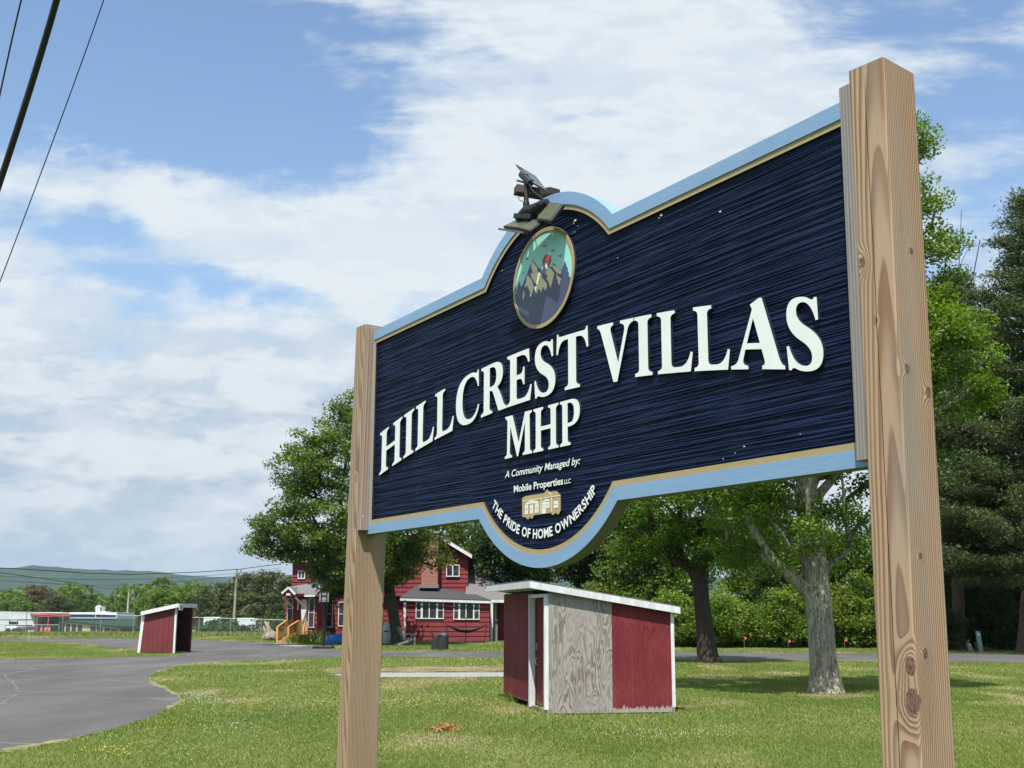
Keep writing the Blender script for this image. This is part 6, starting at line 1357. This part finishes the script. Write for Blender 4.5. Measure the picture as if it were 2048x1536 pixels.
# far woods: one mass of canopy
def canopy(name, n, yr, pxr, hr, rr, lsize, per, m, seed, label):
    rng = np.random.default_rng(seed); C = []; var = []
    for _ in range(n):
        Yt = rng.uniform(*yr); px = rng.uniform(*pxr); p = at(px, 1226, Yt); g = tz(p.x, Yt); h = rng.uniform(*hr); r = rng.uniform(*rr)
        d = rng.normal(size=(per, 3)); d /= np.linalg.norm(d, axis=1, keepdims=True); d[:, 2] = d[:, 2] * .8; q_ = d * r * rng.uniform(.8, 1.05, (per, 1)); q_[:, 2] *= 1.1
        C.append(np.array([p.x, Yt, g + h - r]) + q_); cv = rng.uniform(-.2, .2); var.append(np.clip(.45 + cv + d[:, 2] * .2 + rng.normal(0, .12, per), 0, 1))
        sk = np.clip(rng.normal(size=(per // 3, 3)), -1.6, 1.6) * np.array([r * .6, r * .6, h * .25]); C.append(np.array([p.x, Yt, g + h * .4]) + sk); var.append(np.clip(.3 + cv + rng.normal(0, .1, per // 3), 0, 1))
    C = np.vstack(C); var = np.concatenate(var); V, F = leaves_geo(rng, C, lsize, .4, .8); fastmesh(name, V, F, m, var=np.repeat(var, 4), kind='stuff', label=label, cat='woods')
canopy('far_woods', 260, (330, 620), (-250, 620), (11, 17), (3.2, 5.5), 1.3, 260, LEAF_A, 31, 'mass of green woodland beyond the commercial buildings')
canopy('far_woods', 200, (260, 620), (900, 2350), (8, 13), (3., 5.), 1.2, 220, LEAF_A, 32, 'mass of woodland in the valley behind the hedge')

# lawn blades
def inside(poly, X, Y):
    r = np.zeros(len(X), bool); n = len(poly)
    for i in range(n):
        x1, y1 = poly[i]; x2, y2 = poly[(i + 1) % n]; c = ((y1 > Y) != (y2 > Y)) & (X < (x2 - x1) * (Y - y1) / (y2 - y1 + 1e-12) + x1); r ^= c
    return r
P2 = lambda L: [(gp(a, b).x, gp(a, b).y) for a, b in L]
ROADP = P2(EDGE_L + EDGE_U); ISLP = P2(ISL); PADP = P2([(655, 1347), (1040, 1345), (1040, 1354), (765, 1355), (690, 1354)]); SOILP = P2([(640, 1337), (860, 1331), (1040, 1333), (1040, 1344), (660, 1346)])
def vn(a, b, seed):
    r = np.random.default_rng(seed).random((128, 128)); i = np.floor(a).astype(int); j = np.floor(b).astype(int); u = a - i; v = b - j; u = u * u * (3 - 2 * u); v = v * v * (3 - 2 * v); i &= 127; j &= 127; i2 = (i + 1) & 127; j2 = (j + 1) & 127
    return (r[i, j] * (1 - u) + r[i2, j] * u) * (1 - v) + (r[i, j2] * (1 - u) + r[i2, j2] * u) * v
GRASS = leafmat('grass_blade', (.045, .095, .014), (.125, .185, .034), .30)
def grassmat(m):
    t = m.node_tree; r_ = [x for x in t.nodes if x.type == 'VALTORGB'][0]; cr = r_.color_ramp
    while len(cr.elements) < 4: cr.elements.new(.9)
    for e, (p, c) in zip(cr.elements, [(0, (.055, .098, .014)), (.50, (.145, .205, .030)), (.78, (.22, .25, .06)), (1, (.40, .34, .17))]): e.position = p; e.color = c4(c)
grassmat(GRASS)
FOOT = [(C0 + ux * a + uy * b_) for a, b_ in ((-.02, -.02), (WL, -.02), (WL, WD), (-.02, WD))]; FOOT = [(p.x, p.y) for p in FOOT]
def lawn():
    rng = np.random.default_rng(77); n = 1350000; y0, y1 = 10.3, 82.
    Yr = y0 * (y1 / y0) ** rng.random(n); Xr = (rng.random(n) - .5) * 1.02 * Yr
    k = ~inside(ROADP, Xr, Yr) | inside(ISLP, Xr, Yr); k &= ~inside(PADP, Xr, Yr); k &= ~(inside(SOILP, Xr, Yr) & (rng.random(n) < .6)); k &= ~inside(FOOT, Xr, Yr)
    # fringe over the road edge is ragged
    Xr, Yr = Xr[k], Yr[k]; n = len(Xr)
    tall = vn(Xr * .55 + 50, Yr * .4 + 50, 8); patch = vn(Xr * .25 + 30, Yr * .22 + 30, 2) * .5 + vn(Xr * 1.3 + 30, Yr * .9 + 30, 3) * .3 + vn(Xr * 4, Yr * 3, 4) * .2
    dry = vn(Xr * .8 + 9, Yr * .45 + 70, 6)
    h = (.018 + .024 * tall) * rng.uniform(.5, 1.35, n) * (1 + .35 * (Yr > 40)); w_ = .0028 * (Yr / 11) ** 1.0 * rng.uniform(.7, 1.3, n)
    a = rng.random(n) * 6.283; lean = rng.normal(0, .5, (n, 2)) * h[:, None]; dx = np.cos(a) * w_; dy = np.sin(a) * w_ * .3
    B = np.stack([Xr, Yr, np.zeros(n)], 1); p0 = B + np.stack([-dx, -dy, np.zeros(n)], 1); p1 = B + np.stack([dx, dy, np.zeros(n)], 1); p2 = B + np.stack([lean[:, 0], lean[:, 1], h], 1)
    V = np.stack([p0, p1, p2], 1).reshape(-1, 3); F = np.arange(3 * n).reshape(-1, 3)
    var = np.clip(.20 + .62 * patch + rng.normal(0, .13, n) + np.clip(dry - .62, 0, 1) * 1.9 + (rng.random(n) < .05) * .35, 0, 1)
    fastmesh('lawn_grass', V, F, GRASS, var=np.repeat(var, 3), kind='stuff', label='short mown lawn grass', cat='grass')
lawn()
def tufts(name, pts, n, hr, wd, m, seed, label, spread, vr=(.2, .8), cat='grass', Yz=None):
    rng = np.random.default_rng(seed); A = []
    for (px, py, s) in pts:
        g = gp(px, py); k = int(n * s); A.append(np.stack([g.x + rng.normal(0, spread * s, k), g.y + rng.normal(0, spread * .6 * s, k), np.zeros(k)], 1))
    B = np.vstack(A); n = len(B); h = rng.uniform(hr[0], hr[1], n); a = rng.random(n) * 6.283; w_ = wd * rng.uniform(.6, 1.3, n); ln_ = rng.normal(0, .35, (n, 2)) * h[:, None]
    d = np.stack([np.cos(a) * w_, np.sin(a) * w_, np.zeros(n)], 1); V = np.stack([B - d, B + d, B + np.stack([ln_[:, 0], ln_[:, 1], h], 1)], 1).reshape(-1, 3)
    fastmesh(name, V, np.arange(3 * n).reshape(-1, 3), m, var=np.repeat(rng.uniform(vr[0], vr[1], n), 3), kind='stuff', label=label, cat=cat)
tufts('tall_grass', [(1035, 1404, 1), (1050, 1400, 1), (1065, 1404, 1.), (1078, 1416, .6), (1090, 1424, .6), (1022, 1400, .5)], 300, (.06, .22), .007, GRASS, 5, 'taller grass growing at the shed door', .13, (.15, .6))
tufts('weeds', [(600 + i * 7, 1284, 1) for i in range(6)] + [(590, 1286, .8)], 300, (.2, .75), .02, GRASS, 6, 'weeds growing beside the timber steps', .5, (.1, .7))
tufts('roadside_weeds', [(-60 + i * 14, 1268.5 + (i % 3) * 1.0, 1) for i in range(46)], 420, (.08, .27), .03, GRASS, 9, 'rough weeds along the fence line', 1.7, (.15, 1.))
tufts('hedge_grass', [(1340 + i * 11, 1293.5, 1) for i in range(40)], 260, (.08, .4), .02, GRASS, 10, 'rough grass at the foot of the hedge', .45, (.2, .8))
def flowers(name, spots, col, r, h, seed, label):
    rng = np.random.default_rng(seed); C = []
    for (px, py, sx_s, sy_s, k) in spots:
        X_ = px + rng.normal(0, sx_s, k); Y_ = py + rng.normal(0, sy_s, k)
        for a, b_ in zip(X_, Y_):
            if b_ < 1318: continue
            g = gp(a, b_); C.append((g.x, g.y))
    C = np.array(C); k = ~inside(ROADP, C[:, 0], C[:, 1]) & ~inside(FOOT, C[:, 0], C[:, 1]); C = C[k]; n = len(C); z = h * rng.uniform(.6, 1.3, n); s = r * rng.uniform(.6, 1.2, n)
    O = np.array([(1, 0, 0), (0, 1, 0), (-1, 0, 0), (0, -1, 0), (0, 0, .8), (0, 0, -.8)]); V = (np.stack([C[:, 0], C[:, 1], z], 1)[:, None] + O[None] * s[:, None, None]).reshape(-1, 3)
    f = np.array([(0, 1, 4), (1, 2, 4), (2, 3, 4), (3, 0, 4), (1, 0, 5), (2, 1, 5), (3, 2, 5), (0, 3, 5)]); F = (f[None] + 6 * np.arange(n)[:, None, None]).reshape(-1, 3)
    fastmesh(name, V, F, mat(name + '_petal', col, .7), kind='stuff', label=label, cat='flowers')
flowers('clover_flowers', [(405, 1402, 30, 9, 200), (400, 1392, 24, 7, 80), (450, 1455, 50, 9, 90), (870, 1400, 70, 7, 120), (800, 1412, 40, 6, 80), (1350, 1470, 90, 7, 110), (1200, 1460, 120, 20, 70), (560, 1405, 60, 6, 80), (300, 1500, 90, 20, 70), (900, 1318, 70, 2.5, 150), (1950, 1380, 60, 20, 60), (600, 1440, 120, 25, 90)], (.72, .75, .68), .0065, .04, 3, 'white clover flowers scattered in the lawn')
flowers('dandelions', [(205, 1502, 22, 4, 35), (250, 1507, 26, 5, 35), (310, 1462, 14, 5, 18), (265, 1490, 34, 9, 30), (500, 1413, 24, 5, 40), (650, 1407, 22, 4, 50), (870, 1403, 60, 5, 150), (950, 1410, 40, 6, 60), (1100, 1440, 60, 8, 30), (330, 1445, 12, 4, 25)], (.75, .55, .03), .0075, .035, 4, 'yellow dandelion like flowers in the lawn')
# pile of dry leaves
lp0 = gp(888, 1462); rng = np.random.default_rng(3); n_ = 260; C = np.stack([lp0.x + rng.normal(0, .10, n_), lp0.y + rng.normal(0, .12, n_), np.abs(rng.normal(.03, .04, n_))], 1); V, F = leaves_geo(rng, C, .05, .6, .7)
fastmesh('leaf_pile', V, F, leafmat('dry_leaf', (.22, .09, .04), (.50, .27, .13), .2), var=np.repeat(rng.random(n_), 4), kind='stuff', label='small heap of dry brown leaves on the lawn', cat='leaves')

# ------------------------------------------------------------------ haze
hm = bpy.data.materials.new('haze'); hm.use_nodes = True; hm.node_tree.nodes.clear(); n = N(hm.node_tree)
pv = n.new('ShaderNodeVolumePrincipled'); pv.inputs['Color'].default_value = c4((.62, .80, 1.0)); pv.inputs['Density'].default_value = 0.62e-4; pv.inputs['Anisotropy'].default_value = .2
o = n.new('ShaderNodeOutputMaterial'); n.link(pv.outputs[0], o.inputs['Volume'])
mb = MB(); mb.box(-6400, 6400, -6400, 6400, -400, 190); mb.build('haze', hm, kind='stuff', label='blue distance haze', cat='haze')
